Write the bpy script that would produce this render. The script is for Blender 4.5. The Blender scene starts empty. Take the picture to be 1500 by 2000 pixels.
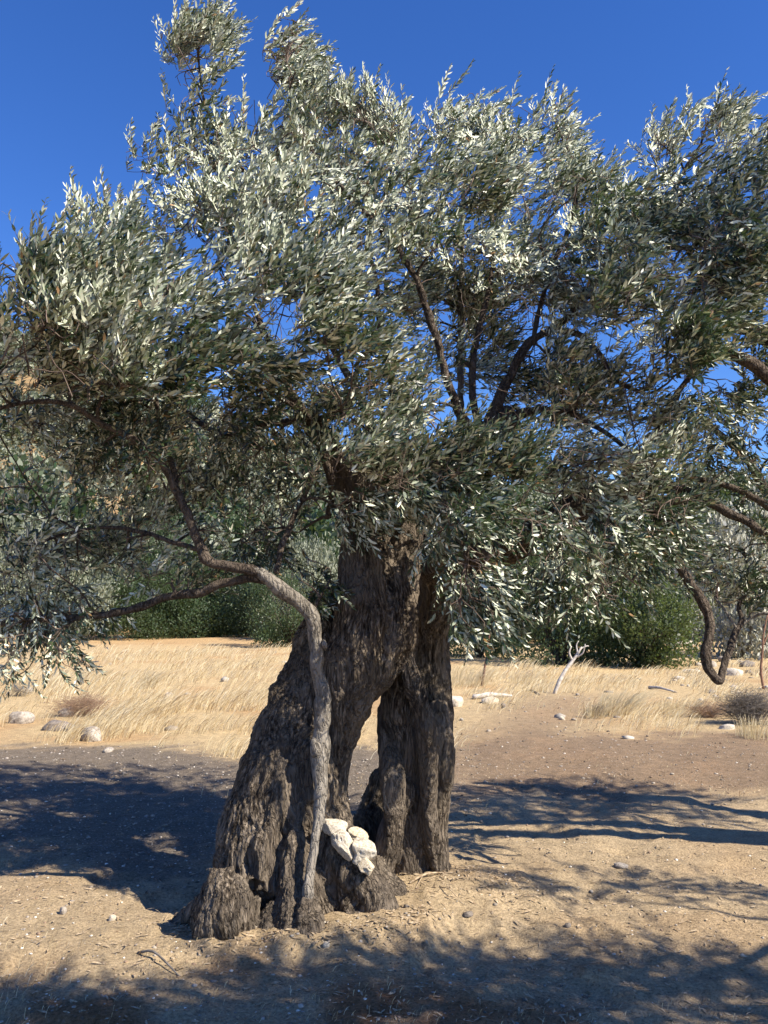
import bpy, math, random
import numpy as np
from mathutils import Vector, Matrix
from mathutils.kdtree import KDTree

random.seed(7)
RNG = np.random.default_rng(7)
sc = bpy.context.scene
COL = sc.collection
R = math.radians

# ------------------------------------------------------------------ camera, sky, sun
F = 1620.0; CAMZ = 1.55; HOR = 1190.0
PITCH = math.atan((HOR - 1000.0) / F)
cam = bpy.data.objects.new('camera', bpy.data.cameras.new('camera')); COL.objects.link(cam)
cam.location = (0, 0, CAMZ); cam.rotation_euler = (R(90) + PITCH, 0, 0)
cam.data.sensor_fit = 'VERTICAL'; cam.data.sensor_height = 36; cam.data.sensor_width = 27
cam.data.lens = 36 * F / 2000; cam.data.clip_start = 0.05; cam.data.clip_end = 2000
sc.camera = cam

SUN_EL = R(42)
SUN_DIR = Vector((0.87 * math.cos(SUN_EL), -0.49 * math.cos(SUN_EL), math.sin(SUN_EL))).normalized()
w = bpy.data.worlds.new('World'); sc.world = w; w.use_nodes = True
nt = w.node_tree; nt.nodes.clear()
sky = nt.nodes.new('ShaderNodeTexSky'); sky.sky_type = 'NISHITA'; sky.sun_disc = False
sky.sun_elevation = SUN_EL
sky.sun_rotation = math.atan2(SUN_DIR.x, SUN_DIR.y)
sky.altitude = 300; sky.air_density = 1.0; sky.dust_density = 0.0; sky.ozone_density = 6.0
bg = nt.nodes.new('ShaderNodeBackground'); bg.inputs['Strength'].default_value = 0.100
wo = nt.nodes.new('ShaderNodeOutputWorld')
hs_ = nt.nodes.new('ShaderNodeHueSaturation'); hs_.inputs['Saturation'].default_value = 1.2; hs_.inputs['Hue'].default_value = .514
nt.links.new(sky.outputs[0], hs_.inputs['Color']); nt.links.new(hs_.outputs[0], bg.inputs[0]); nt.links.new(bg.outputs[0], wo.inputs[0])
sl = bpy.data.lights.new('sun', 'SUN'); sl.energy = 5.0; sl.angle = R(0.53); sl.color = (1.0, 0.91, 0.77)
so = bpy.data.objects.new('sun', sl); COL.objects.link(so)
so.rotation_euler = SUN_DIR.to_track_quat('Z', 'Y').to_euler(); so.location = (20, -10, 20)
sc.view_settings.view_transform = 'Standard'; sc.view_settings.look = 'None'
sc.view_settings.gamma = 1; sc.view_settings.use_curve_mapping = False
sc.view_settings.exposure = 1.02

# ------------------------------------------------------------------ helpers
CP, SP = math.cos(PITCH), math.sin(PITCH)
def at(u, v, Y):
    """the point seen at photo pixel (u,v) at distance Y in front of the photographer"""
    a = (u - 750.0) / F; b = (1000.0 - v) / F
    dx, dy, dz = a, CP - b * SP, SP + b * CP
    t = Y / dy
    return np.array([dx * t, Y, CAMZ + dz * t])
def gat(u, v):
    b = (1000.0 - v) / F
    dz = SP + b * CP; dy = CP - b * SP
    t = -CAMZ / dz
    return np.array([(u - 750.0) / F * t, dy * t])

def _hash(ix, iy, iz, seed):
    h = (ix * 374761393 + iy * 668265263 + iz * 1274126177 + seed * 974634777) & 0xFFFFFFFF
    h = ((h ^ (h >> 13)) * 1103515245) & 0xFFFFFFFF
    h = ((h ^ (h >> 15)) * 2246822519) & 0xFFFFFFFF
    return ((h ^ (h >> 16)) & 0xFFFFFF) / float(0xFFFFFF)
def vnoise(P, seed=0):
    P = np.asarray(P, dtype=np.float64)
    i = np.floor(P).astype(np.int64); f = P - i
    f = f * f * f * (f * (f * 6 - 15) + 10)
    out = 0
    for dx in (0, 1):
        for dy in (0, 1):
            for dz in (0, 1):
                wgt = (f[:, 0] if dx else 1 - f[:, 0]) * (f[:, 1] if dy else 1 - f[:, 1]) * (f[:, 2] if dz else 1 - f[:, 2])
                out = out + wgt * _hash(i[:, 0] + dx, i[:, 1] + dy, i[:, 2] + dz, seed)
    return out * 2 - 1
def fbm(P, oct=4, seed=0, gain=0.5):
    P = np.asarray(P, dtype=np.float64); a = 1; s = 0; t = 0
    for k in range(oct):
        s = s + a * vnoise(P * (2.03 ** k) + k * 17.3, seed + k); t += a; a *= gain
    return s / t
def sstep(a, b, x):
    t = np.clip((x - a) / (b - a), 0, 1); return t * t * (3 - 2 * t)

def mesh_np(name, verts, faces_flat, sizes, smooth=False):
    me = bpy.data.meshes.new(name)
    verts = np.asarray(verts, dtype=np.float32)
    me.vertices.add(len(verts)); me.vertices.foreach_set('co', verts.ravel())
    ff = np.asarray(faces_flat, dtype=np.int32).ravel(); sizes = np.asarray(sizes, dtype=np.int32)
    me.loops.add(len(ff)); me.loops.foreach_set('vertex_index', ff)
    starts = np.concatenate([[0], np.cumsum(sizes)[:-1]]).astype(np.int32)
    me.polygons.add(len(sizes)); me.polygons.foreach_set('loop_start', starts)
    if smooth: me.polygons.foreach_set('use_smooth', np.ones(len(sizes), dtype=bool))
    me.update(calc_edges=True)
    return me
def link(name, me, mat=None, parent=None, loc=None):
    o = bpy.data.objects.new(name, me); COL.objects.link(o)
    if mat and not me.materials: me.materials.append(mat)
    if parent: o.parent = parent
    if loc is not None: o.location = loc
    return o
def empty(name, loc, label, cat, group=None):
    o = bpy.data.objects.new(name, None); COL.objects.link(o)
    o.location = loc; o.empty_display_size = 0.2
    return tag(o, label, cat, group)
def tag(o, label=None, cat=None, group=None, kind=None):
    if label: o['label'] = label
    if cat: o['category'] = cat
    if group: o['group'] = group
    if kind: o['kind'] = kind
    return o
def fattr(me, name, vals, domain='POINT'):
    a = me.attributes.new(name, 'FLOAT', domain)
    a.data.foreach_set('value', np.asarray(vals, dtype=np.float32))
def cattr(me, name, cols):
    a = me.attributes.new(name, 'FLOAT_COLOR', 'POINT')
    c = np.ones((len(cols), 4), dtype=np.float32); c[:, :3] = cols
    a.data.foreach_set('color', c.ravel())

def catmull(P, n):
    """P (k,m) resampled to n points by Catmull-Rom"""
    P = np.asarray(P, float); k = len(P)
    if k < 3: 
        t = np.linspace(0, 1, n)[:, None]; return P[0] * (1 - t) + P[-1] * t
    Q = np.vstack([2 * P[0] - P[1], P, 2 * P[-1] - P[-2]])
    d = np.r_[0, np.cumsum(np.linalg.norm(np.diff(P[:, :3], axis=0), axis=1) + 1e-6)]
    s = np.linspace(0, d[-1], n); i = np.clip(np.searchsorted(d, s, side='right') - 1, 0, k - 2)
    t = ((s - d[i]) / (d[i + 1] - d[i]))[:, None]
    p0, p1, p2, p3 = Q[i], Q[i + 1], Q[i + 2], Q[i + 3]
    return 0.5 * (2 * p1 + (p2 - p0) * t + (2 * p0 - 5 * p1 + 4 * p2 - p3) * t * t + (3 * p1 - p0 - 3 * p2 + p3) * t ** 3)

class Tubes:
    """collects tapered tubes into one mesh"""
    def __init__(s): s.V = []; s.Fq = []; s.n = 0
    def add(s, P, r, k=5, depth=None, lump=0.0, cap=True):
        P = np.asarray(P, float); m = len(P)
        r = np.broadcast_to(np.asarray(r, float), (m,))
        T = np.gradient(P, axis=0); T /= (np.linalg.norm(T, axis=1, keepdims=True) + 1e-9)
        ref = np.array([0.0, 1.0, 0.0]) if abs(T[:, 1]).max() < 0.95 else np.array([0.37, 0.2, 0.9])
        A = np.cross(T, ref); A /= (np.linalg.norm(A, axis=1, keepdims=True) + 1e-9)
        B = np.cross(A, T)
        ang = np.arange(k) * 2 * math.pi / k
        dr = 1.0 if depth is None else depth
        rr = r[:, None] * np.ones((1, k))
        if lump:
            sd = random.random() * 50
            q = np.stack([np.cos(ang)[None, :] * 1.3 + np.zeros((m, k)) + sd, np.sin(ang)[None, :] * 1.3 + np.zeros((m, k)),
                          np.cumsum(np.r_[0, np.linalg.norm(np.diff(P, axis=0), axis=1)])[:, None] / (r.mean() * 3) + np.zeros((m, k))], -1).reshape(-1, 3)
            rr = rr * (1 + lump * vnoise(q, 5).reshape(m, k))
        V = P[:, None, :] + rr[..., None] * (np.cos(ang)[None, :, None] * A[:, None, :] + dr * np.sin(ang)[None, :, None] * B[:, None, :])
        idx = np.arange(m * k).reshape(m, k) + s.n
        a = idx[:-1]; b = idx[1:]
        q = np.stack([a, np.roll(a, -1, 1), np.roll(b, -1, 1), b], -1).reshape(-1, 4)
        s.V.append(V.reshape(-1, 3)); s.Fq.append(q); s.n += m * k
        if cap:
            for e, row in ((0, idx[0][::-1]), (1, idx[-1])):
                c = P[-1] + T[-1] * r[-1] * .6 if e else P[0] - T[0] * r[0] * .6
                s.V.append(c[None]); ci = s.n; s.n += 1
                s.Fq.append(np.stack([row, np.roll(row, -1), np.full(k, ci), np.full(k, -1)], -1))
    def mesh(s, name, smooth=True):
        V = np.vstack(s.V); Q = np.vstack(s.Fq)
        sizes = np.where(Q[:, 3] < 0, 3, 4); flat = Q.ravel(); flat = flat[flat >= 0]
        return mesh_np(name, V, flat, sizes, smooth)

# ------------------------------------------------------------------ materials
class NT:
    def __init__(s, name):
        s.m = bpy.data.materials.new(name); s.m.use_nodes = True
        s.t = s.m.node_tree; s.t.nodes.clear()
        s.out = s.n('ShaderNodeOutputMaterial')
    def n(s, typ, **kw):
        x = s.t.nodes.new(typ)
        for k, v in kw.items():
            if k.startswith('_'): setattr(x, k[1:], v)
            else: x.inputs[k.replace('__', ' ')].default_value = v
        return x
    def l(s, a, b): s.t.links.new(a, b)
    def noise(s, vec, scale, detail=5, rough=0.6, dist=0):
        x = s.n('ShaderNodeTexNoise', Scale=scale, Detail=detail, Roughness=rough, Distortion=dist)
        s.l(vec, x.inputs['Vector']); return x.outputs['Fac']
    def ramp(s, fac, stops):
        x = s.n('ShaderNodeValToRGB'); e = x.color_ramp.elements
        while len(e) < len(stops): e.new(0.5)
        for i, (p, c) in enumerate(stops):
            e[i].position = p; e[i].color = (*c, 1) if not isinstance(c, float) else (c, c, c, 1)
        s.l(fac, x.inputs[0]); return x.outputs[0]
    def mix(s, fac, a, b, typ='MIX'):
        x = s.n('ShaderNodeMix', _data_type='RGBA', _blend_type=typ)
        for v, sock in ((fac, x.inputs[0]), (a, x.inputs[6]), (b, x.inputs[7])):
            if hasattr(v, 'links'): s.l(v, sock)
            elif isinstance(v, tuple): sock.default_value = (*v, 1)
            else: sock.default_value = v
        return x.outputs[2]
    def math(s, op, a, b=0.0, clamp=False):
        x = s.n('ShaderNodeMath', _operation=op, _use_clamp=clamp)
        for v, sock in ((a, x.inputs[0]), (b, x.inputs[1])):
            if hasattr(v, 'links'): s.l(v, sock)
            else: sock.default_value = v
        return x.outputs[0]
    def bsdf(s, col, rough=0.8, spec=0.3, bump=None, bstr=0.5, bdist=0.01):
        b = s.n('ShaderNodeBsdfPrincipled')
        if hasattr(col, 'links'): s.l(col, b.inputs['Base Color'])
        else: b.inputs['Base Color'].default_value = (*col, 1)
        if hasattr(rough, 'links'): s.l(rough, b.inputs['Roughness'])
        else: b.inputs['Roughness'].default_value = rough
        b.inputs['Specular IOR Level'].default_value = spec
        if bump is not None:
            bn = s.n('ShaderNodeBump', Strength=bstr, Distance=bdist); s.l(bump, bn.inputs['Height']); s.l(bn.outputs[0], b.inputs['Normal'])
        s.l(b.outputs[0], s.out.inputs[0]); return b
    def pos(s, scale=(1, 1, 1)):
        g = s.n('ShaderNodeNewGeometry'); m = s.n('ShaderNodeMapping'); m.inputs['Scale'].default_value = scale
        s.l(g.outputs['Position'], m.inputs['Vector']); return m.outputs[0]
    def attr(s, name): return s.n('ShaderNodeAttribute', _attribute_name=name)

def mat_bark(name, dark, mid, light, grain=(1, 1, .22), fine=60, bstr=.9, attr=True):
    M = NT(name)
    if attr:
        a = M.attr('grain'); vec = a.outputs['Vector']
    else: vec = M.pos(grain)
    n1 = M.noise(vec, fine, 6, .7, .3); n2 = M.noise(vec, 9, 4, .6); n3 = M.noise(M.pos(), 3.0, 3, .6)
    c = M.ramp(n1, [(.38, dark), (.5, mid), (.66, light)])
    c2 = M.mix(M.ramp(n3, [(.42, 0.0), (.62, 1.0)]), c, tuple(x * 1.35 + .015 for x in mid))
    c3 = M.mix(M.math('MULTIPLY', M.ramp(n2, [(.5, 0.0), (.7, 1.0)]), .55), c2, light)
    n4 = M.noise(vec, fine * .55, 3, .55, .2)
    crack = M.ramp(M.math('ABSOLUTE', M.math('SUBTRACT', n4, .5)), [(.0, 0.0), (.035, .75), (.12, 1.0)])
    M.bsdf(c3, .9, .15, M.math('ADD', M.math('ADD', n1, M.math('MULTIPLY', n2, .8)), M.math('MULTIPLY', crack, 1.1)), bstr, .016)
    return M.m
BARK = mat_bark('olive_bark', (.018, .013, .010), (.088, .069, .050), (.33, .27, .205), bstr=1.0, fine=75)
BARK_S = mat_bark('smooth_grey_bark', (.055, .049, .040), (.185, .163, .135), (.36, .325, .275), (1, 1, .3), 60, .9, False)
BARK_L = mat_bark('limb_bark', (.022, .017, .013), (.075, .057, .043), (.20, .16, .125), (1, 1, .5), 75, 1.0, False)
BARK_T = NT('twig_bark'); BARK_T.bsdf(BARK_T.ramp(BARK_T.noise(BARK_T.pos(), 8), [(.35, (.075, .052, .04)), (.65, (.19, .145, .115))]), .8, .2); BARK_T = BARK_T.m

def mat_leaf(name, tops, unders, rough=.42, trans=.12, tcol=(.25, .33, .08), spec=.45):
    """tops/unders: ramps of (pos, colour) over a per-leaf random value"""
    M = NT(name); a = M.attr('rnd'); f = a.outputs['Fac']
    ct = M.ramp(f, tops); cu = M.ramp(f, unders)
    g = M.n('ShaderNodeNewGeometry')
    c = M.mix(g.outputs['Backfacing'], ct, cu)
    rg = M.n('ShaderNodeMapRange'); M.l(g.outputs['Backfacing'], rg.inputs[0]); rg.inputs[3].default_value = rough; rg.inputs[4].default_value = min(1, rough + .25)
    b = M.bsdf(c, rg.outputs[0], spec)
    t = M.n('ShaderNodeBsdfTranslucent'); t.inputs[0].default_value = (*tcol, 1)
    mx = M.n('ShaderNodeMixShader'); mx.inputs[0].default_value = trans
    M.l(b.outputs[0], mx.inputs[1]); M.l(t.outputs[0], mx.inputs[2]); M.l(mx.outputs[0], M.out.inputs[0])
    return M.m
OLIVE = mat_leaf('olive_leaf',
    [(0, (.007, .020, .011)), (.5, (.018, .038, .017)), (.93, (.055, .080, .032)), (1, (.26, .15, .06))],
    [(0, (.23, .27, .18)), (.45, (.48, .515, .375)), (.93, (.82, .83, .68)), (1, (.34, .2, .09))], .36, .05, (.22, .36, .08), .6)
SHRUB = mat_leaf('shrub_leaf', [(0, (.014, .024, .009)), (.6, (.038, .056, .020)), (1, (.12, .13, .045))],
    [(0, (.04, .07, .02)), (1, (.09, .13, .04))], .5, .2)
SHRUB_D = mat_leaf('dark_shrub_leaf', [(0, (.015, .03, .011)), (.6, (.03, .058, .02)), (1, (.06, .09, .035))],
    [(0, (.03, .05, .02)), (1, (.07, .10, .05))], .5, .15)
GREY = mat_leaf('grey_olive_leaf', [(0, (.045, .055, .033)), (.6, (.105, .115, .075)), (1, (.22, .225, .15))],
    [(0, (.19, .22, .16)), (1, (.36, .38, .29))], .5, .12)
SILVER = mat_leaf('silver_leaf', [(0, (.18, .19, .14)), (1, (.38, .38, .31))], [(0, (.36, .37, .30)), (1, (.58, .57, .50))], .5, .12, (.4, .4, .25))

def mat_straw():
    M = NT('dry_straw'); f = M.attr('rnd').outputs['Fac']
    c = M.ramp(f, [(0, (.22, .13, .06)), (.2, (.50, .37, .19)), (.6, (.76, .64, .39)), (1, (.90, .82, .60))])
    b = M.bsdf(c, .6, .3)
    t = M.n('ShaderNodeBsdfTranslucent'); M.l(c, t.inputs[0])
    mx = M.n('ShaderNodeMixShader'); mx.inputs[0].default_value = .3
    M.l(b.outputs[0], mx.inputs[1]); M.l(t.outputs[0], mx.inputs[2]); M.l(mx.outputs[0], M.out.inputs[0]); return M.m
STRAW = mat_straw()
def mat_stone(name, a, b, c, sc_=14):
    M = NT(name); tc = M.n('ShaderNodeTexCoord').outputs['Object']
    n1 = M.noise(tc, sc_, 6, .65); n2 = M.noise(tc, sc_ * 5, 4, .7); n3 = M.noise(tc, sc_ * .4, 3, .5)
    col = M.mix(M.ramp(n3, [(.45, 0.0), (.65, .8)]), M.ramp(n1, [(.3, a), (.5, b), (.75, c)]), a)
    M.bsdf(col, .9, .2, M.math('ADD', n1, M.math('MULTIPLY', n2, .35)), .6, .012); return M.m
ST_CREAM = mat_stone('cream_limestone', (.42, .31, .17), (.66, .58, .44), (.74, .68, .56))
ST_WHITE = mat_stone('white_limestone', (.34, .28, .20), (.60, .54, .44), (.70, .65, .55))
ST_GREY = mat_stone('grey_fieldstone', (.20, .17, .14), (.42, .37, .31), (.60, .54, .46), 9)
ST_DARK = mat_stone('dark_fieldstone', (.12, .10, .085), (.24, .205, .17), (.38, .33, .28), 9)

# ------------------------------------------------------------------ ground
TREE = np.array([-.12, 4.6])
PATHS = [gat(u, v) for u, v in ((1500, 1560), (1000, 1400), (560, 1450), (-300, 1600))]
def soil_masks(x, y):
    P = np.stack([x, y, x * 0], -1)
    wob = fbm(P * .7, 4, 3) * .9 + fbm(P * 2.6, 3, 9) * .6 + fbm(P * 9, 2, 10) * .35
    far = y + wob * (0.5 + .06 * y)
    edge = 9.4 - .5 * np.clip(x, -4, 1.0) * .3 + 1.5 * sstep(.3, 2.2, x)
    grass = sstep(-.5, .6, far - edge)
    trail = np.exp(-((x - (1.2 + .35 * (y - 9))) / (.45 + .05 * y)) ** 2) * sstep(8.5, 9.5, y) * (1 - sstep(14, 17, y))
    grass = grass * (1 - .85 * trail)
    grav = sstep(.6, -.3, x + .35 * wob - .25 * (y - 6)) * sstep(4.9, 5.8, far + .2 * wob) * (1 - grass)
    till = sstep(.2, 1.1, x + .3 * wob) * sstep(6.5, 7.3, far) * (1 - grass)
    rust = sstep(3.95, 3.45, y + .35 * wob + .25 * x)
    return grass, grav, till, rust, wob
def ground_z(x, y):
    P = np.stack([x, y, x * 0], -1)
    z = fbm(P * .25, 2, 21) * .10 * sstep(5, 14, y) + fbm(P * 1.3, 3, 22) * .028 + fbm(P * 6, 3, 23) * .012
    z += fbm(P * 24, 3, 24) * .009 * sstep(16, 6, y) - .03 * sstep(.35, .6, vnoise(P * np.array([2.6, 3.4, 1]), 26)) * sstep(9, 6, y) + .012 * sstep(.3, .7, vnoise(P * 9, 27)) * sstep(12, 6, y)
    d = np.hypot((x - TREE[0] - .1), (y - TREE[1] - .2) * .85)
    z += .09 * np.exp(-(d / .62) ** 4)
    z += .05 * np.exp(-(((x + .45) / .62) ** 2 + ((y - 4.1) / .20) ** 2)) * (1 + .6 * fbm(P * 7, 2, 28))
    z += 0.05 * np.exp(-(((x - .55) / .35) ** 2 + ((y - 4.75) / .3) ** 2))
    return z
def build_ground():
    ny, nx = 470, 430
    ys = np.concatenate([-np.geomspace(60, 1.5, 22), np.linspace(-1.2, 1.8, 10), 1.9 * (700 / 1.9) ** (np.linspace(0, 1, ny) ** 1.55)])
    s = np.linspace(-1, 1, nx); xs = 2.4 * s + 640 * np.sign(s) * np.abs(s) ** 8 + 10 * s ** 3
    X, Y = np.meshgrid(xs, ys); x = X.ravel(); y = Y.ravel()
    z = ground_z(x, y)
    grass, grav, till, rust, wob = soil_masks(x, y)
    c = np.tile(np.array([.44, .335, .205]), (len(x), 1))
    def mixc(m, col): 
        nonlocal c; c = c * (1 - m[:, None]) + np.array(col) * m[:, None]
    P = np.stack([x, y, x * 0], -1)
    mixc(sstep(-.1, .5, fbm(P * 1.9, 4, 31)) * .55, (.40, .28, .16))
    mixc(grav * .85, (.155, .13, .105))  # grey gravel, toned darker to deepen the shade lying on it
    mixc(till * .9, (.245, .172, .11))
    mixc(till * sstep(.0, .6, fbm(P * 2.2, 4, 33)) * .6, (.33, .22, .13))
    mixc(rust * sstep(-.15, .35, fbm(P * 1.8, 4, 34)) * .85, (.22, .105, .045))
    mixc(grass, (.52, .39, .215))
    mixc(grass * sstep(.1, .5, fbm(P * .6, 4, 35)) * .7, (.44, .28, .14))
    mixc(sstep(30, 45, y) * .6, (.42, .25, .12))
    nr, nc = X.shape; idx = np.arange(nr * nc).reshape(nr, nc)
    q = np.stack([idx[:-1, :-1], idx[:-1, 1:], idx[1:, 1:], idx[1:, :-1]], -1).reshape(-1, 4)
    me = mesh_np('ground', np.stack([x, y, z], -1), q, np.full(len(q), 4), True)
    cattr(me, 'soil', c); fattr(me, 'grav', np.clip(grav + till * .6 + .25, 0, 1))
    M = NT('dry_soil'); p = M.pos()
    n1 = M.noise(p, 9, 6, .65); n2 = M.noise(p, 70, 5, .75); n3 = M.noise(p, 260, 2, .6)
    v = M.n('ShaderNodeTexVoronoi', Scale=55.0, _feature='F1'); M.l(p, v.inputs['Vector'])
    base = M.attr('soil').outputs['Color']
    k = M.ramp(n2, [(.33, .45), (.5, .95), (.68, 1.35)])
    col = M.mix(1.0, base, k, 'MULTIPLY')
    col = M.mix(1.0, col, M.ramp(n1, [(.3, .78), (.7, 1.2)]), 'MULTIPLY')
    peb = M.math('MULTIPLY', M.ramp(v.outputs['Color'], [(.72, 0.0), (.8, 1.0)]), M.attr('grav').outputs['Fac'])
    peb = M.math('MULTIPLY', peb, M.ramp(v.outputs['Distance'], [(.32, 1.0), (.45, 0.0)]))
    col = M.mix(M.math('MULTIPLY', peb, .55), col, (.42, .38, .33))
    h = M.math('ADD', M.math('ADD', M.math('MULTIPLY', n1, .6), n2), M.math('MULTIPLY', n3, .5)); h = M.math('ADD', h, M.math('MULTIPLY', peb, .8))
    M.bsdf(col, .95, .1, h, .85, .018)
    o = link('ground', me, M.m); tag(o, kind='structure'); o['label'] = 'dry tan dirt and gravel ground'
build_ground()

HILL = [(-800, 560), (-200, 620), (0, 665), (200, 740), (400, 830), (700, 920), (1000, 975), (1450, 985), (1800, 930), (2400, 900)]
def hill_z(x, y):
    az = np.clip(x / y, -1.5, 1.5) * F + 750
    v = np.interp(az, [h[0] for h in HILL], [h[1] for h in HILL])
    top = (HOR - v) / F * 150
    t = np.clip((y - 46) / 105, 0, 1.25)
    P = np.stack([x, y, x * 0], -1)
    return -1.2 + (top + 1.2) * (t ** 1.25) * np.where(y > 150, 1, 1) + fbm(P * .05, 4, 41) * 3.0 * t + fbm(P * .3, 3, 42) * .5 * t
def build_hill():
    ys = np.linspace(44, 190, 110); xs = np.linspace(-170, 170, 230)
    X, Y = np.meshgrid(xs, ys); x = X.ravel(); y = Y.ravel(); z = hill_z(x, y)
    idx = np.arange(len(x)).reshape(X.shape)
    q = np.stack([idx[:-1, :-1], idx[:-1, 1:], idx[1:, 1:], idx[1:, :-1]], -1).reshape(-1, 4)
    me = mesh_np('hillside', np.stack([x, y, z], -1), q, np.full(len(q), 4), True)
    M = NT('hill_soil'); p = M.pos()
    n1 = M.noise(p, .12, 6, .6); n2 = M.noise(p, 1.2, 6, .7)
    col = M.mix(M.ramp(n2, [(.4, 0.0), (.62, 1.0)]), M.ramp(n1, [(.35, (.26, .15, .075)), (.6, (.34, .22, .11))]), (.14, .125, .075))
    M.bsdf(col, .95, .1, n2, .6, .3)
    o = link('hillside', me, M.m); tag(o, kind='structure'); o['label'] = 'orange hillside dotted with shrubs'
build_hill()

# ------------------------------------------------------------------ leaves
def leaf_mesh(name, base, axis, normal, L, W, rnd, bend=.18):
    """base,axis,normal (n,3); L,W (n,) -> mesh of lance shaped leaves"""
    n = len(base)
    axis = axis / np.linalg.norm(axis, axis=1, keepdims=True)
    side = np.cross(axis, normal); side /= (np.linalg.norm(side, axis=1, keepdims=True) + 1e-9)
    nor = np.cross(side, axis)
    L = L[:, None]; W = W[:, None]
    def pt(t, s): return base + axis * (L * t) + side * (W * s) - nor * (L * bend * t * t)
    V = np.stack([pt(0, 0), pt(.32, -.9), pt(.32, .9), pt(.7, -.8), pt(.7, .8), pt(1, 0)], 1).reshape(-1, 3)
    b = np.arange(n)[:, None] * 6
    flat = np.concatenate([b + 0, b + 2, b + 1, b + 1, b + 2, b + 4, b + 3, b + 3, b + 4, b + 5], 1)
    sizes = np.tile([3, 4, 3], n)
    me = mesh_np(name, V, flat, sizes, False)
    fattr(me, 'rnd', np.repeat(rnd, 6))
    return me

class Tree:
    """grows branches, twigs and leafy shoots from hand placed limbs towards lobes of crown"""
    def __init__(s): s.nodes = []; s.dirs = []; s.rad = []; s.B = []; s.tw = Tubes(); s.leaf = [[], [], [], [], [], []]
    def add_path(s, P, r):
        d = np.gradient(P, axis=0); d /= np.linalg.norm(d, axis=1, keepdims=True) + 1e-9
        s.nodes += list(P); s.dirs += list(d); s.rad += list(np.broadcast_to(r, (len(P),)))
    def tree(s):
        kd = KDTree(len(s.nodes))
        for i, p in enumerate(s.nodes): kd.insert(p, i)
        kd.balance(); return kd
    def grow(s, targets, r0, r1, step, wob, maxlen=1.5, level='twig', k=4):
        """targets sorted by distance to present wood, connected in batches"""
        T = np.asarray(targets); done = np.zeros(len(T), bool)
        while not done.all():
            kd = s.tree(); todo = np.where(~done)[0]
            ds = np.array([kd.find(T[i])[2] for i in todo]); o = np.argsort(ds)
            batch = todo[o[:max(12, int(len(todo) * .34))]]
            for i in batch:
                best = None
                for co, j, dd in kd.find_n(T[i], 10):
                    v = T[i] - s.nodes[j]; c = float(np.dot(v, s.dirs[j])) / (dd + 1e-6)
                    sco = dd * (1.35 - .45 * c)
                    if best is None or sco < best[0]: best = (sco, j, dd)
                _, j, dd = best
                done[i] = True
                if dd < .03: continue
                P0 = np.array(s.nodes[j]); dr = np.array(s.dirs[j]); v = T[i] - P0
                m = max(4, int(dd / step)); 
                c1 = P0 + (dr * .45 + v / dd * .4 + RNG.normal(0, .12, 3)) * dd * .5
                t = np.linspace(0, 1, m)[:, None]
                P = P0 * (1 - t) ** 2 + 2 * c1 * t * (1 - t) + T[i] * t * t
                ph = RNG.normal(0, wob * min(dd, 1), (m, 3)); ph[0] = 0; ph = np.cumsum(ph, 0) - t * np.sum(ph, 0)
                P = P + ph
                ra = min(r0 * (.6 + .8 * dd / maxlen), s.rad[j] * .8)
                rr = np.linspace(ra, r1, m)
                if level == 'branch': s.B.append((P, rr))
                else: s.tw.add(P, rr, k, cap=False)
                s.add_path(P[1:], rr[1:])
    def shoot(s, base, d, L, size=1.0, wind=(.28, 0, .03), shade=0.0, spacing=.0165):
        d = d / np.linalg.norm(d); flip = float(fbm(np.array([base]) * 2.3, 2, 140)[0]) + .23 * (base[2] - 3.0)  # height term shows pale undersides up high, imitating shade low in the crown
        m = 5; t = np.linspace(0, 1, m)[:, None]
        curve = RNG.normal(0, .12, 3) + np.array([.10, 0, .02])
        P = base + d * L * t + curve * L * t * t
        s.tw.add(P, np.linspace(.0022, .0009, m), 3, cap=False)
        nn = max(4, int(L / spacing)); tt = np.linspace(.08, 1, nn)
        Q = base + d * L * tt[:, None] + curve * L * tt[:, None] ** 2
        tan = d + 2 * curve * tt[:, None]; tan /= np.linalg.norm(tan, axis=1, keepdims=True)
        a0 = np.cross(tan, RNG.normal(0, 1, 3)); a0 /= np.linalg.norm(a0, axis=1, keepdims=True) + 1e-9
        b0 = np.cross(tan, a0)
        for sg in (1, -1):
            al = (np.arange(nn) % 2)[:, None] * 1.57 + RNG.normal(0, .3, (nn, 1))
            rad_ = sg * (np.cos(al) * a0 + np.sin(al) * b0)
            op = .78 + RNG.normal(0, .22, (nn, 1)) - .35 * tt[:, None]
            ax = tan * np.cos(op) + rad_ * np.sin(op) + np.array(wind) * RNG.uniform(.3, 1.2, (nn, 1))
            ax /= np.linalg.norm(ax, axis=1, keepdims=True)
            fl = 2.6 * min(1, max(0, 3.0 * flip - .03))
            no = tan + RNG.normal(0, .6, (nn, 3)) + np.array([0, 0, .35]) + fl * np.array([-.62, .62, -.48])
            keep = RNG.random(nn) > .08
            s.leaf[0].append(Q[keep]); s.leaf[1].append(ax[keep]); s.leaf[2].append(no[keep])
            k = keep.sum(); tip = 1 - .45 * tt[keep] ** 3
            s.leaf[3].append((.034 + .036 * RNG.beta(2, 2, k)) * size * tip); s.leaf[4].append(RNG.uniform(.0058, .0088, k) * size * tip)
            r = RNG.random(k) * .9; r[RNG.random(k) < .012] = 1.0
            s.leaf[5].append(np.clip(r * (1 - shade), 0, 1))
    def foliage(s, name, mat, parent, bend=.16):
        l = [np.concatenate(x) for x in s.leaf]
        print(name, 'leaves', len(l[0]))
        o = link(name, leaf_mesh(name, l[0], l[1], l[2], l[3], l[4], l[5], bend), mat, parent); o['kind'] = 'stuff'; return o

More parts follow.
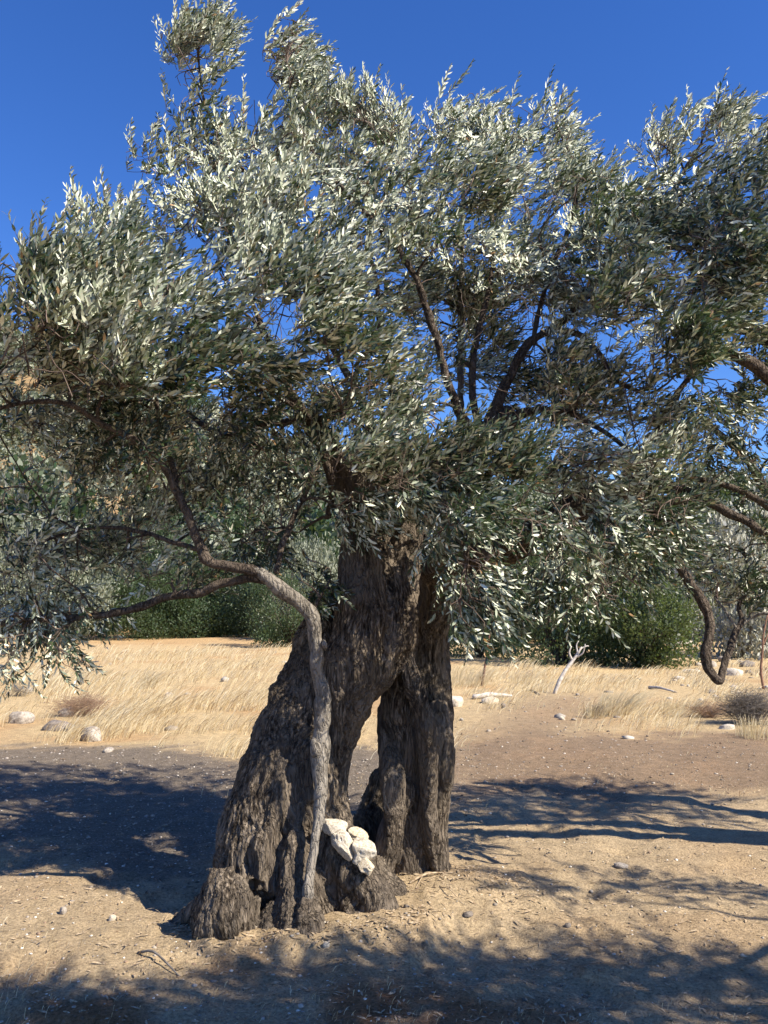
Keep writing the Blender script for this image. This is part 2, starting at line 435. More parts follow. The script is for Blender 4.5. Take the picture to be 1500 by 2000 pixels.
def sample_lobe(l, n):
    u, v, ru, rv, Y, th = l[:6]
    q = RNG.normal(0, 1, (n, 3)); q /= np.linalg.norm(q, axis=1, keepdims=True); q *= (RNG.random((n, 1)) ** .42)
    return np.array([at(u + a * ru, v + b * rv, Y + c * th) for a, b, c in q])
def clumped(l, n, f=3.1, seed=150):
    """shoots gather in sprays with gaps between them"""
    P = sample_lobe(l, n * 4); w_ = fbm(P * f, 2, seed) + .12 * RNG.normal(0, 1, len(P))
    return P[np.argsort(-w_ + .35 * RNG.random(len(P)))[:n]]

# ------------------------------------------------------------------ the old olive: trunk
def pxr(hw, Y): return hw * Y / F
CH = [ # (u, v, distance, half width px), depth ratio
 ([(735,860,4.85,50),(722,930,4.78,58),(716,1000,4.74,50),(714,1070,4.68,52),(710,1150,4.62,55),(702,1230,4.58,58),(690,1300,4.58,60),(672,1370,4.58,47),(656,1440,4.58,37),(645,1520,4.6,33),(644,1600,4.6,42),(640,1700,4.6,50)], 1.15),
 ([(850,900,4.95,58),(815,960,4.9,44),(800,1020,4.80,35),(791,1080,4.72,32),(782,1140,4.66,33),(770,1200,4.62,38),(755,1260,4.62,46),(735,1310,4.6,40),(705,1350,4.6,34)], 1.1),
 ([(650,1170,4.82,40),(632,1240,4.78,46),(610,1310,4.72,54),(580,1390,4.66,64),(560,1470,4.6,76),(542,1550,4.55,84),(530,1630,4.5,84),(522,1710,4.46,88),(512,1770,4.4,90)], .95),
 ([(640,1330,4.66,50),(612,1420,4.62,62),(600,1520,4.56,70),(598,1620,4.5,74),(600,1720,4.45,78),(605,1790,4.42,80)], 1.0),
 ([(572,1440,4.50,8),(560,1490,4.42,18),(540,1560,4.36,26),(520,1640,4.32,28),(500,1720,4.28,30)], 1.0),
 ([(555,1400,4.66,12),(520,1470,4.60,24),(496,1540,4.53,28),(480,1620,4.46,30),(470,1740,4.38,34)], 1.2),
 # right leg
 ([(800,1190,4.84,18),(790,1250,4.80,22),(778,1310,4.76,30),(782,1380,4.78,38),(788,1450,4.80,42),(792,1530,4.84,42),(800,1610,4.86,46),(803,1680,4.90,52),(804,1730,4.94,62),(804,1760,4.96,80)], .95),
 ([(782,1215,4.66,10),(786,1260,4.62,13),(798,1310,4.60,17),(814,1360,4.60,20),(833,1420,4.62,20),(838,1490,4.66,17),(840,1590,4.73,17),(850,1665,4.80,18),(862,1712,4.88,20),(876,1735,4.92,16)], 1.3),
 ([(752,1380,4.80,13),(756,1440,4.74,18),(764,1500,4.68,24),(766,1560,4.66,25),(762,1620,4.70,22),(750,1680,4.74,22),(738,1730,4.78,24)], 1.2),
 ([(770,1500,4.72,14),(795,1545,4.71,17),(780,1600,4.73,14),(772,1680,4.8,14)], 1.0),
 ([(806,1600,4.78,10),(812,1660,4.8,14),(815,1730,4.86,20)], 1.0),
 ([(750,1510,5.15,22),(737,1580,5.15,36),(722,1640,5.1,48),(715,1700,5.05,52)], 1.0),
 # rear trunk
 ([(870,960,5.3,60),(850,1040,5.3,50),(845,1120,5.42,42),(844,1200,5.5,40),(842,1290,5.55,40),(840,1380,5.5,41),(844,1450,5.34,38),(850,1510,5.28,32),(836,1590,5.3,36),(832,1680,5.3,42)], 1.0),
 ([(858,1370,5.3,16),(862,1450,5.22,21),(864,1510,5.2,19),(872,1545,5.2,9)], 1.0),
 # ramp and hollow
 ([(638,1580,4.52,36),(650,1630,4.44,42),(672,1680,4.38,44),(705,1725,4.34,42),(735,1770,4.33,40),(750,1810,4.34,36)], 1.0),
 ([(690,1700,4.6,50),(725,1735,4.6,48),(765,1770,4.55,38),(790,1800,4.5,22)], 1.2),
 ([(665,1730,4.36,28),(690,1780,4.3,28),(700,1820,4.25,22)], 1.0),
 # burl, lump, stem base
 ([(452,1712,4.18,36),(446,1745,4.14,50),(438,1790,4.12,54),(430,1830,4.1,46),(425,1862,4.06,34)], 1.0),
 ([(412,1760,4.22,24),(395,1800,4.2,22),(388,1840,4.2,18)], 1.0),
 ([(485,1760,4.16,22),(480,1810,4.14,24),(470,1850,4.1,18)], 1.0),
 ([(536,1768,4.2,14),(531,1800,4.16,20),(527,1838,4.12,22)], 1.0),
 ([(608,1480,4.42,9),(598,1540,4.38,13),(588,1600,4.34,17),(577,1660,4.28,22),(575,1720,4.22,28),(578,1780,4.16,36),(582,1838,4.1,38)], 1.0),
 ([(592,1730,4.19,14),(600,1775,4.13,26),(606,1815,4.09,34),(606,1845,4.07,36)], 1.0),
 # low roots running into the soil
 ([(440,1835,4.12,34),(400,1862,4.06,16),(372,1885,4.02,6)], 1.0), ([(470,1850,4.1,26),(500,1878,4.0,10),(530,1890,3.98,4)], 1.0),
 ([(600,1835,4.1,30),(640,1862,4.05,14),(680,1875,4.02,5)], 1.0), ([(745,1790,4.4,34),(790,1815,4.36,18),(838,1822,4.34,6)], 1.0),
 ([(860,1700,4.95,22),(890,1728,4.95,12),(920,1735,4.96,4)], 1.0), ([(800,1720,4.9,40),(780,1750,4.8,24),(770,1775,4.7,14)], 1.0),
 ([(400,1780,4.3,30),(350,1800,4.35,14),(310,1810,4.4,5)], 1.0), ([(560,1840,4.1,24),(548,1862,4.04,12)], 1.0),
 # big limbs rooted in the trunk
 ([(820,1010,4.95,48),(880,930,4.98,42),(930,880,4.98,36),(970,840,4.96,30),(1004,812,4.95,26)], 1.0),
 ([(845,1080,5.1,44),(920,1078,5.15,40),(990,1062,5.15,36),(1060,1035,5.1,32),(1130,990,5.0,27),(1200,960,4.95,22),(1275,945,4.9,18)], 1.0),
 ([(700,960,4.75,40),(665,900,4.7,30),(640,860,4.62,20),(605,815,4.5,15)], 1.0),
 ([(760,930,4.85,45),(770,860,4.95,34),(790,780,5.05,22)], 1.0),
]
OLIVE_TREE = empty('olive_tree', (TREE[0], TREE[1], 0), 'ancient gnarled olive tree with split hollow trunk and wide silvery crown', 'olive tree')
def local(o):           # geometry is given in world coordinates; keep it there under the tree's empty
    o.matrix_parent_inverse = Matrix.Translation(-Vector(o.parent.location)); return o
def build_trunk():
    tb = Tubes(); segs = []
    for pts, dr in CH:
        P = np.array([[*at(u, v, Y), pxr(h, Y)] for u, v, Y, h in pts])
        L = np.linalg.norm(np.diff(P[:, :3], axis=0), axis=1).sum()
        Q = catmull(P, max(6, int(L / .035)))
        Q[:, :3] += np.stack([fbm(Q[:, :3] * 3 + k * 9, 2, 50 + k) for k in range(3)], -1) * Q[:, 3:4] * .22
        r = np.maximum(Q[:, 3], .015) * (1 + .06 * fbm(Q[:, :3] * 6, 2, 55))
        tb.add(Q[:, :3], r, 20, depth=dr, lump=.10)
        for a in range(0, len(Q) - 1, 2):
            segs.append((Q[a, :3], Q[min(a + 2, len(Q) - 1), :3], Q[a, 3]))
    me = tb.mesh('trunk_raw', True); o = bpy.data.objects.new('trunk_raw', me); COL.objects.link(o)
    m = o.modifiers.new('r', 'REMESH'); m.mode = 'VOXEL'; m.voxel_size = .0065; m.use_smooth_shade = True
    m = o.modifiers.new('s', 'SMOOTH'); m.factor = .6; m.iterations = 8
    dg = bpy.context.evaluated_depsgraph_get(); dg.update()
    me2 = bpy.data.meshes.new_from_object(o.evaluated_get(dg)); bpy.data.objects.remove(o)
    me2.name = 'trunk'; n = len(me2.vertices); print('trunk verts', n)
    V = np.empty(n * 3, np.float32); me2.vertices.foreach_get('co', V); V = V.reshape(-1, 3).astype(float)
    N = np.empty(n * 3, np.float32); me2.vertex_normals.foreach_get('vector', N); N = N.reshape(-1, 3).astype(float)
    # centre line offset blended over the nearest pieces of wood
    A = np.array([s[0] for s in segs]); B = np.array([s[1] for s in segs]); C = .5 * (A + B); D = B - A
    off = np.zeros((n, 3)); ws = np.zeros(n); gd = np.zeros((n, 3)); 
    LN = np.linalg.norm(D, axis=1); Dn = D / LN[:, None]; Dn = Dn * np.sign(Dn[:, 2:3] + 1e-6)
    for c0 in range(0, n, 20000):
        v = V[c0:c0 + 20000]
        d = np.linalg.norm(v[:, None, :] - C[None], axis=2) / (np.array([s[2] for s in segs])[None] + .03)
        wg = 1 / (d ** 6 + 1e-3); sw = wg.sum(1)
        g = (wg @ Dn) / sw[:, None]; c = (wg @ C) / sw[:, None]
        gd[c0:c0 + 20000] = g; off[c0:c0 + 20000] = v - c
    gd /= np.linalg.norm(gd, axis=1, keepdims=True) + 1e-9
    lat = V - gd * np.sum(off * gd, 1)[:, None]        # sheared along the grain
    tw = V[:, 2] * 1.1
    q = np.stack([lat[:, 0], lat[:, 1], V[:, 2] * .16], -1)
    q += .03 * np.stack([vnoise(V * 5 + 3, 61), vnoise(V * 5 + 9, 62), 0 * tw], -1)
    big = fbm(np.stack([q[:, 0] * 6, q[:, 1] * 6, V[:, 2] * 1.6], -1), 2, 60)
    wrp = .005 * np.stack([vnoise(V * 16 + 3, 161), vnoise(V * 16 + 9, 162), 0 * tw], -1)
    qq = q + wrp
    val1 = np.abs(fbm(qq * np.array([11, 11, 6]), 2, 63)) ** .6          # sharp valleys, rounded ribs
    val2 = np.abs(fbm(qq * np.array([27, 27, 20]), 2, 66)) ** .6
    val3 = np.abs(fbm(qq * np.array([70, 70, 80]), 2, 68)) ** .7
    fine = fbm(np.stack([q[:, 0] * 120, q[:, 1] * 120, V[:, 2] * 45], -1), 2, 70, .7)
    knots = sstep(.5, .75, vnoise(V * np.array([6, 6, 4]) + 4, 75))
    disp = .012 * big + .030 * (val1 - .45) + .019 * (val2 - .45) + .013 * (val3 - .4) + .0045 * fine - .03 * knots
    nearR = sstep(-.10, .02, V[:, 0]) * sstep(1.35, 1.1, V[:, 2])
    k = .82 - .30 * nearR
    disp = disp + .012 * (val1 - .45)
    V2 = V + N * (disp * k)[:, None]
    me2.vertices.foreach_set('co', V2.astype(np.float32).ravel()); me2.update()
    a = me2.attributes.new('grain', 'FLOAT_VECTOR', 'POINT')
    gq = np.stack([q[:, 0], q[:, 1], V[:, 2] * .16], -1); a.data.foreach_set('vector', gq.astype(np.float32).ravel())
    me2.materials.clear()
    o = link('trunk', me2, BARK, OLIVE_TREE); local(o)
build_trunk()

# ------------------------------------------------------------------ the old olive: limbs
LIMBS = [ # smooth stem first; (u,v,distance,half px)
 ('stem', BARK_S, [(590,1800,4.22,10),(599,1765,4.14,13),(603,1730,4.12,12),(609,1690,4.15,11),(617,1640,4.19,11),(626,1585,4.24,13),(624,1530,4.28,16),(623,1500,4.30,18),(626,1462,4.32,22),(629,1420,4.33,19),(628,1370,4.33,18),(622,1310,4.32,17),(618,1250,4.3,17),(608,1208,4.28,19),(583,1180,4.26,18),(548,1152,4.22,18),(518,1126,4.2,15),(496,1114,4.2,11)]),
 ('limb', BARK_L, [(530,1136,4.21,13),(505,1119,4.2,14),(480,1110,4.2,13),(440,1104,4.2,13),(405,1092,4.2,14),(385,1055,4.2,13),(368,1010,4.2,12),(345,960,4.2,11),(318,905,4.2,10),(285,872,4.18,9),(240,848,4.15,9),(190,820,4.1,8),(130,790,4.05,7),(60,785,4.0,6),(-30,805,3.95,5)]),  # continues the pale stem; darker bark stands in for the shade on it
 ('limb', BARK_L, [(528,1135,4.21,13),(480,1128,4.25,12),(430,1140,4.3,12),(380,1158,4.35,12),(320,1168,4.4,11),(260,1190,4.42,10),(200,1203,4.45,9),(120,1208,4.45,8),(40,1215,4.45,7),(-60,1225,4.45,5)]),
 ('limb', BARK_L, [(538,1118,4.22,8),(550,1070,4.28,8),(572,1010,4.35,8),(600,955,4.4,8),(622,905,4.45,9)]),
 ('limb', BARK_L, [(640,1010,4.6,8),(648,950,4.55,10),(630,880,4.5,12),(600,815,4.45,14),(570,775,4.4,13),(545,720,4.35,11),(520,660,4.3,9),(500,610,4.3,7),(470,550,4.3,5)]),
 ('limb', BARK_L, [(345,965,4.22,8),(338,915,4.3,8),(325,880,4.35,7),(310,830,4.4,6),(305,760,4.4,5)]),
 ('limb', BARK_L, [(395,1075,4.2,7),(340,1060,4.3,6),(280,1040,4.4,6),(210,1030,4.5,5),(120,1045,4.6,4),(40,1080,4.7,3)]),
 ('limb', BARK_L, [(935,850,4.94,15),(905,815,4.9,13),(882,765,4.86,12),(862,700,4.82,11),(845,640,4.8,11),(826,580,4.78,10),(800,520,4.76,9),(760,468,4.75,8),(700,400,4.75,6),(640,330,4.8,5),(580,240,4.9,4),(560,120,5.0,3)]),
 ('limb', BARK_L, [(940,850,4.96,13),(928,800,4.98,11),(922,740,5.0,10),(930,670,5.02,9),(945,600,5.05,8),(962,520,5.1,7),(960,420,5.2,6),(935,300,5.3,4)]),
 ('limb', BARK_L, [(945,850,4.94,18),(970,790,4.92,15),(1000,725,4.9,13),(1035,668,4.9,12),(1085,640,4.95,10),(1125,600,5.0,9),(1170,540,5.1,8),(1230,470,5.2,7),(1300,390,5.3,5),(1370,280,5.4,4)]),
 ('limb', BARK_L, [(1080,645,4.95,8),(1130,655,4.9,8),(1170,690,4.85,7),(1200,740,4.8,6),(1260,770,4.8,5)]),
 ('limb', BARK_L, [(1040,670,4.9,8),(1055,600,5.0,7),(1075,530,5.1,7),(1110,450,5.2,6),(1130,350,5.4,5),(1090,250,5.6,3)]),
 ('limb', BARK_S, [(885,900,5.2,11),(898,820,5.3,10),(900,720,5.35,9),(900,620,5.4,8),(902,500,5.45,7),(905,380,5.5,5),(920,240,5.6,3)]),
 ('limb', BARK_L, [(780,830,5.0,14),(765,740,5.05,10),(742,650,5.1,8),(735,560,5.15,7),(720,460,5.2,6),(740,340,5.2,4),(760,220,5.3,3)]),
 ('limb', BARK_L, [(735,870,4.95,18),(715,800,5.0,12),(660,700,5.05,9),(615,600,5.1,8),(620,500,5.1,7),(540,400,5.15,6),(450,300,5.2,5),(400,200,5.3,4),(385,90,5.35,3)]),
 ('limb', BARK_L, [(785,900,4.7,9),(780,840,4.65,7),(765,760,4.6,6),(750,690,4.55,5)]),
 ('limb', BARK_L, [(640,850,4.55,9),(585,800,4.35,7),(530,770,4.2,5),(480,740,4.1,4),(400,700,4.05,3)]),
 ('limb', BARK_L, [(1265,945,4.9,17),(1330,955,4.85,14),(1390,985,4.8,12),(1450,1015,4.75,12),(1530,1060,4.7,10)]),
 ('limb', BARK_L, [(1235,950,4.9,14),(1280,1010,4.82,13),(1313,1075,4.76,12),(1342,1128,4.72,12),(1372,1178,4.7,12),(1388,1222,4.68,13),(1379,1272,4.66,12),(1386,1308,4.65,11),(1404,1331,4.65,10),(1413,1306,4.66,9),(1424,1270,4.7,9),(1440,1232,4.74,9),(1448,1215,4.76,7),(1444,1180,4.8,5),(1462,1140,4.85,4),(1455,1080,4.9,3)]),
 ('limb', BARK_S, [(1446,1220,4.76,5),(1470,1205,4.75,4),(1500,1198,4.7,4),(1560,1210,4.7,3)]),
 ('limb', BARK_S, [(1440,1228,4.74,4),(1418,1195,4.75,3),(1395,1165,4.8,3)]),
 ('limb', BARK_L, [(1000,815,4.95,16),(1060,800,4.8,10),(1120,810,4.7,8),(1190,850,4.6,6),(1250,900,4.5,5)]),
 ('limb', BARK_L, [(1150,985,4.95,12),(1220,930,4.9,10),(1280,850,4.9,9),(1330,760,4.95,8),(1390,680,5.0,7),(1450,560,5.1,6)]),
 ('limb', BARK_L, [(600,815,4.5,9),(520,830,4.7,8),(440,850,4.9,7),(350,790,5.0,6),(280,660,5.0,5),(200,520,4.9,4)]),
]
T1 = Tree()
def hand_limb(T, parent, name, mat, pts, wob=.35, seed_nodes=True):
    P = np.array([[*at(u, v, Y), pxr(h, Y) * (.80 if name == 'stem' else .72)] for u, v, Y, h in pts])
    L = np.linalg.norm(np.diff(P[:, :3], axis=0), axis=1).sum()
    Q = catmull(P, max(8, int(L / .014)))
    Q[:, :3] += np.stack([fbm(Q[:, :3] * 16 + k * 5, 2, 180 + k) for k in range(3)], -1) * np.minimum(Q[:, 3:4] * .4, .007) * sstep(0, .12, np.linspace(0, 1, len(Q)))[:, None]
    Q[:, :3] += np.stack([fbm(Q[:, :3] * 7 + k * 9, 2, 80 + k) for k in range(3)], -1) * Q[:, 3:4] * wob
    r = Q[:, 3] * (1 + .2 * fbm(Q[:, :3] * 14, 2, 85) + .08 * sstep(.35, .7, vnoise(Q[:, :3] * 9, 86)))
    tb = Tubes(); tb.add(Q[:, :3], r, 16, lump=.12)
    o = link(name, tb.mesh(name), mat, parent); local(o)
    if seed_nodes: T.add_path(Q[::3, :3], r[::3])
_l = len(COL.objects)
for nm, mt, pts in LIMBS: hand_limb(T1, OLIVE_TREE, nm, mt, pts)

for i, (u, v, Y, r, ln, sx) in enumerate(((616,1462,4.29,11,24,1), (634,1260,4.27,5,10,1))):
    tb = Tubes(); P = np.array([at(u - 2, v - ln, Y + .03), at(u, v, Y), at(u + 2, v + ln, Y + .03)]); Q = catmull(P, 9)
    tb.add(Q, pxr(r, Y) * np.array([.25, .6, .85, 1, 1.05, 1, .8, .5, .2]), 12, lump=.3); local(link('knot', tb.mesh('knot'), BARK_S, OLIVE_TREE))
# crown lobes: u, v, ru, rv, Y, thickness, shoots, direction (x, z), leaf size
UP = (.12, .9); RT = (.6, .55); DN = (.3, -.75); LU = (.1, .6); DL = (-.15, -.7)
LOBES = [
 (382,90,60,80,5.3,.32,165,UP,1), (382,190,70,60,5.3,.3,35,UP,1), (562,78,58,76,5.1,.32,165,UP,1), (600,180,75,60,5.1,.4,50,UP,1),
 (285,290,50,70,5.2,.3,22,UP,.9), (390,300,95,80,5.1,.45,105,UP,1), (505,250,90,90,5.0,.45,125,UP,1),
 (640,235,85,80,4.9,.5,130,UP,1), (725,215,60,60,5.0,.4,75,UP,1), (790,240,70,70,5.1,.5,95,UP,1),
 (905,210,70,65,5.5,.45,90,RT,1), (985,225,60,70,5.5,.45,80,RT,1), (1085,240,50,70,5.6,.4,60,RT,1), (1110,330,50,45,5.6,.4,40,RT,1),
 (1300,270,55,50,5.4,.4,50,RT,1), (1385,215,65,55,5.4,.4,60,RT,1), (1440,280,60,70,5.3,.4,45,RT,1), (1500,330,60,90,5.2,.4,50,RT,1),
 (320,430,80,70,4.9,.4,38,UP,1), (460,400,110,90,4.7,.5,165,UP,1), (600,370,110,90,4.6,.5,165,RT,1), (740,350,100,80,4.7,.5,140,RT,1),
 (870,330,100,80,4.9,.5,120,RT,1), (1000,340,90,70,5.1,.5,90,RT,1), (1120,370,110,70,5.1,.5,120,RT,1), (1250,385,100,60,5.0,.5,110,RT,1.05), (1370,370,110,85,4.9,.5,130,RT,1.05),
 (200,430,60,45,4.3,.3,40,UP,1.05), (165,500,90,60,4.1,.35,75,UP,1.1), (50,530,90,65,3.9,.35,75,UP,1.15), (280,540,90,60,4.2,.4,60,UP,1.1),
 (60,640,120,70,3.8,.4,135,UP,1.15), (210,630,110,60,3.9,.4,85,UP,1.15), (370,620,90,55,4.1,.4,50,RT,1.1), (500,520,110,90,4.3,.5,120,UP,1.1),
 (620,520,80,90,4.4,.5,90,RT,1.05), (130,735,150,60,3.9,.4,145,UP,1.1), (320,730,130,60,4.0,.4,115,RT,1.1), (480,690,90,65,4.1,.4,75,RT,1.1),
 (600,640,110,80,4.1,.45,120,RT,1.1), (680,720,80,70,4.1,.4,70,RT,1.1), (740,480,90,80,4.6,.5,70,RT,1), (860,450,90,70,4.8,.5,75,RT,1),
 (820,620,80,70,5.2,.3,34,RT,1), (960,470,90,70,5.3,.4,60,RT,1), (1060,480,90,70,5.0,.5,60,RT,1), (1180,480,110,75,4.8,.5,130,RT,1.05),
 (1310,480,110,80,4.6,.5,140,RT,1.1), (1430,450,90,80,4.5,.5,110,RT,1.1), (1240,590,110,75,4.6,.5,110,RT,1.05), (1350,590,90,80,4.4,.45,115,RT,1.1), (1330,700,90,70,4.4,.4,85,RT,1.1),
 (1000,600,90,60,5.3,.4,22,RT,1), (1140,700,90,60,4.7,.4,60,RT,1), (1200,780,100,60,4.6,.4,85,RT,1), (1090,800,80,60,4.6,.4,65,RT,1),
 (700,820,90,60,4.4,.4,75,RT,1), (810,790,70,60,4.5,.4,50,RT,1), (860,870,90,50,4.3,.3,75,RT,1), (760,910,90,50,4.3,.3,60,LU,1), (700,980,60,45,4.3,.3,25,DN,.95),
 (560,760,90,60,4.5,.4,50,RT,1), (430,800,120,60,4.5,.5,85,RT,1), (270,830,110,60,4.5,.4,60,RT,1), (500,880,110,60,4.7,.5,75,LU,.95),
 (400,950,110,60,4.8,.5,65,LU,.95), (560,970,80,80,4.8,.4,55,LU,.95), (540,1060,80,45,4.6,.3,40,DN,.95), (620,1120,40,50,4.5,.25,22,DN,.95), (330,1020,110,60,4.9,.5,60,LU,.9),
 (450,1060,90,50,4.8,.4,38,LU,.9), (90,800,110,40,4.3,.4,26,DN,.95), (160,920,130,60,4.8,.5,34,LU,.9), (60,1010,110,60,4.9,.5,36,LU,.9), (200,1080,130,60,4.9,.5,62,LU,.9),
 (60,1140,110,50,4.6,.4,48,LU,.9), (300,1130,110,40,4.6,.3,42,LU,.9), (60,1230,90,45,4.4,.25,44,DL,.9), (130,1275,40,40,4.4,.15,14,DN,.9), (20,1290,50,40,4.4,.2,12,DL,.9),
 (960,910,90,50,4.3,.3,75,RT,1), (1050,900,80,60,4.3,.4,75,RT,1), (920,1010,70,50,4.1,.3,60,DN,1), (930,1110,60,70,4.0,.25,90,DN,1), (920,1190,50,40,4.0,.2,36,DN,1),
 (1050,1010,90,50,4.2,.35,75,DN,1), (1110,1090,90,60,4.2,.35,80,DN,1), (1150,1160,70,40,4.3,.3,34,DN,1), (1020,1130,50,60,4.3,.3,28,DN,.9), (1170,920,100,70,4.4,.4,100,RT,1), (1180,1020,90,60,4.4,.4,70,DN,1),
 (1290,850,90,60,4.6,.4,60,RT,.95), (1310,960,90,60,4.7,.4,75,RT,.9), (1290,1060,80,60,4.9,.4,55,DN,.9), (1370,1080,70,60,5.0,.4,38,DN,.9), (1440,1160,60,50,4.9,.3,45,RT,.95), (1490,1090,50,60,4.9,.3,35,RT,.95),

 (1000,560,90,60,5.1,.4,50,RT,.95), (980,690,90,60,5.3,.4,80,RT,.95), (880,620,80,80,5.4,.3,75,RT,.95), (1070,720,80,60,5.3,.4,70,RT,.95), (1120,600,70,60,5.2,.4,45,RT,.95), (860,720,60,50,5.2,.3,30,LU,.95), (740,600,60,70,5.2,.4,40,RT,.95),
 (100,880,120,60,4.5,.4,50,LU,.95), (230,930,110,60,4.6,.4,50,LU,.95), (90,1090,110,60,4.5,.4,55,LU,.95), (250,1060,110,60,4.6,.4,45,LU,.95), (60,1190,90,40,4.4,.3,45,DL,.95), (180,1180,80,30,4.5,.2,24,DL,.9), (400,1130,60,30,4.5,.2,16,LU,.9), (480,980,80,70,4.4,.4,45,LU,.95),
 (1250,1000,90,60,4.5,.4,60,DN,.95), (1220,1110,70,50,4.6,.3,40,DN,.9), (1330,1020,80,60,4.7,.4,50,DN,.9), (1400,1120,60,60,5.3,.4,38,RT,.9), (1290,900,80,60,4.5,.4,50,RT,1),
 (700,900,80,50,4.2,.3,55,RT,1), (800,960,70,50,4.3,.25,55,DN,1), (680,1000,60,50,4.3,.2,26,DN,.95), (860,950,60,50,4.2,.25,45,DN,1), (850,1040,45,45,4.2,.2,28,DN,1), (610,900,80,60,4.4,.3,45,LU,1),
 (600,800,220,140,5.9,.4,110,LU,1), (1100,900,220,140,5.8,.4,110,RT,1),
 (960,600,110,80,5.35,.3,110,RT,.95), (880,680,90,70,5.3,.25,70,LU,.95), (1010,740,90,50,5.3,.25,55,RT,.95), (1090,560,90,70,5.4,.3,70,RT,.95), (820,540,80,60,5.3,.3,50,RT,1),
 (1440,560,70,70,4.7,.3,70,RT,1), (1440,650,60,50,4.7,.3,40,RT,.95), (1390,780,70,60,4.8,.3,60,DN,.95), (1410,880,60,60,4.9,.3,30,DN,.95), (1480,330,50,60,4.8,.3,30,RT,1),
 (150,720,160,60,4.3,.3,70,UP,1), (120,800,150,50,4.4,.3,70,LU,1), (280,870,100,60,4.2,.3,50,LU,.95), (380,1000,70,40,4.5,.15,22,LU,.9),
 (-120,700,130,150,3.9,.5,90,UP,1.1), (-160,1000,160,150,4.5,.5,60,LU,1), (1600,420,120,120,4.8,.6,90,RT,1), (450,500,250,200,5.9,.5,130,LU,1), (850,480,250,160,6.0,.4,70,UP,1), (1200,520,250,150,5.9,.5,120,RT,1), (300,850,250,150,5.8,.5,60,LU,1),
]
def crown(T, lobes, dens=1.0, br_per=26, wind=(.30, 0, .03)):
    lobes = [(l[0], l[1] + (28 if l[7][1] > 0 and l[1] < 560 else 0), l[2] * (.9 if l[1] < 200 else 1), *l[3:]) for l in lobes]
    subs = []; tw = []; sh = []
    for l in lobes:
        n = int(l[6] * dens); 
        subs.append(sample_lobe(l, max(1, int(n / br_per + .5))))
        tw.append(sample_lobe(l, max(2, n // 3)))
        p = clumped(l, n)
        c = at(l[0], l[1], l[4])
        for q in p: sh.append((q, l[7], l[8], c))
    T.grow(np.vstack(subs), .016, .0045, .05, .012, 1.0, 'branch')
    T.grow(np.vstack(tw), .0072, .0024, .045, .012, .6)
    if T is T1:
        bare = np.vstack([sample_lobe(b, b[6]) for b in ((740,640,120,160,4.5,.5,150), (980,560,160,140,4.8,.5,150), (1080,820,170,110,4.3,.4,170), (800,900,150,90,4.15,.3,130),
                 (330,930,200,120,4.5,.5,170), (520,860,120,120,4.4,.4,110), (1300,900,140,120,4.5,.4,120), (600,620,100,100,4.2,.4,60), (150,1000,150,110,4.6,.4,80))])
        T.grow(bare, .0042, .0012, .05, .022, .5, k=3)
    T.grow(np.array([s[0] for s in sh]), .0032, .0018, .06, .01, .4, k=3)
    for q, (dx, dz), size, c in sh:
        out = (q - c); out = out / (np.linalg.norm(out) + 1e-6)
        nv = np.array([fbm(np.array([q]) * 1.7 + k * 31, 2, 190 + k)[0] for k in range(3)])
        d = np.array([dx, -.10, dz]) + out * .38 + nv * 1.3 + RNG.normal(0, .30, 3)
        T.shoot(q, d, RNG.uniform(.11, .25) * size, size, wind)
DENS = 1.0
crown(T1, LOBES, DENS)
print('branches', len(T1.B), 'nodes', len(T1.nodes))
def finish_tree(T, root, mat=OLIVE):
    B = sorted(T.B, key=lambda b: -len(b[0]))[:290]; rest = sorted(T.B, key=lambda b: -len(b[0]))[290:]
    for P, rr in B:
        tb = Tubes(); tb.add(P, rr, 6); local(link('branch', tb.mesh('branch'), BARK_L, root))
    for P, rr in rest: T.tw.add(P, rr, 5)
    o = link('twigs', T.tw.mesh('twigs'), BARK_T, root); o['kind'] = 'stuff'; local(o)
    local(T.foliage('foliage', mat, root))
finish_tree(T1, OLIVE_TREE)

# ------------------------------------------------------------------ second olive, trunk outside the frame on the right
T2 = Tree(); B2 = np.array([5.6, 5.0])
OT2 = empty('olive_tree', (B2[0], B2[1], 0), 'neighbouring olive tree whose bare limbs reach in from the right edge', 'olive tree')
def limb3(T, parent, name, mat, pts, k=12):
    P = np.array(pts, float); L = np.linalg.norm(np.diff(P[:, :3], axis=0), axis=1).sum()
    Q = catmull(P, max(8, int(L / .05)))
    Q[:, :3] += np.stack([fbm(Q[:, :3] * 3 + k_ * 9, 2, 90 + k_) for k_ in range(3)], -1) * Q[:, 3:4] * .5
    r = Q[:, 3] * (1 + .15 * fbm(Q[:, :3] * 8, 2, 95)); tb = Tubes(); tb.add(Q[:, :3], r, k, lump=.15)
    local(link(name, tb.mesh(name), mat, parent)); T.add_path(Q[::2, :3], r[::2])
def w4(u, v, Y, h): return (*at(u, v, Y), pxr(h, Y) * .74)
top2 = (5.3, 4.9, 1.5, .30)
limb3(T2, OT2, 'trunk', BARK_L, [(5.6, 5.0, -.1, .55), (5.62, 5.0, .3, .42), (5.5, 4.95, .9, .36), (5.35, 4.9, 1.5, .32), (5.2, 4.9, 1.9, .24)], 20)
limb3(T2, OT2, 'limb', BARK_L, [top2, (4.2, 4.9, 2.3, .085), w4(1700, 800, 5, 30), w4(1560, 700, 4.9, 24), w4(1480, 655, 4.85, 20), w4(1420, 638, 4.8, 14), w4(1350, 625, 4.8, 9), w4(1270, 560, 4.8, 6)])
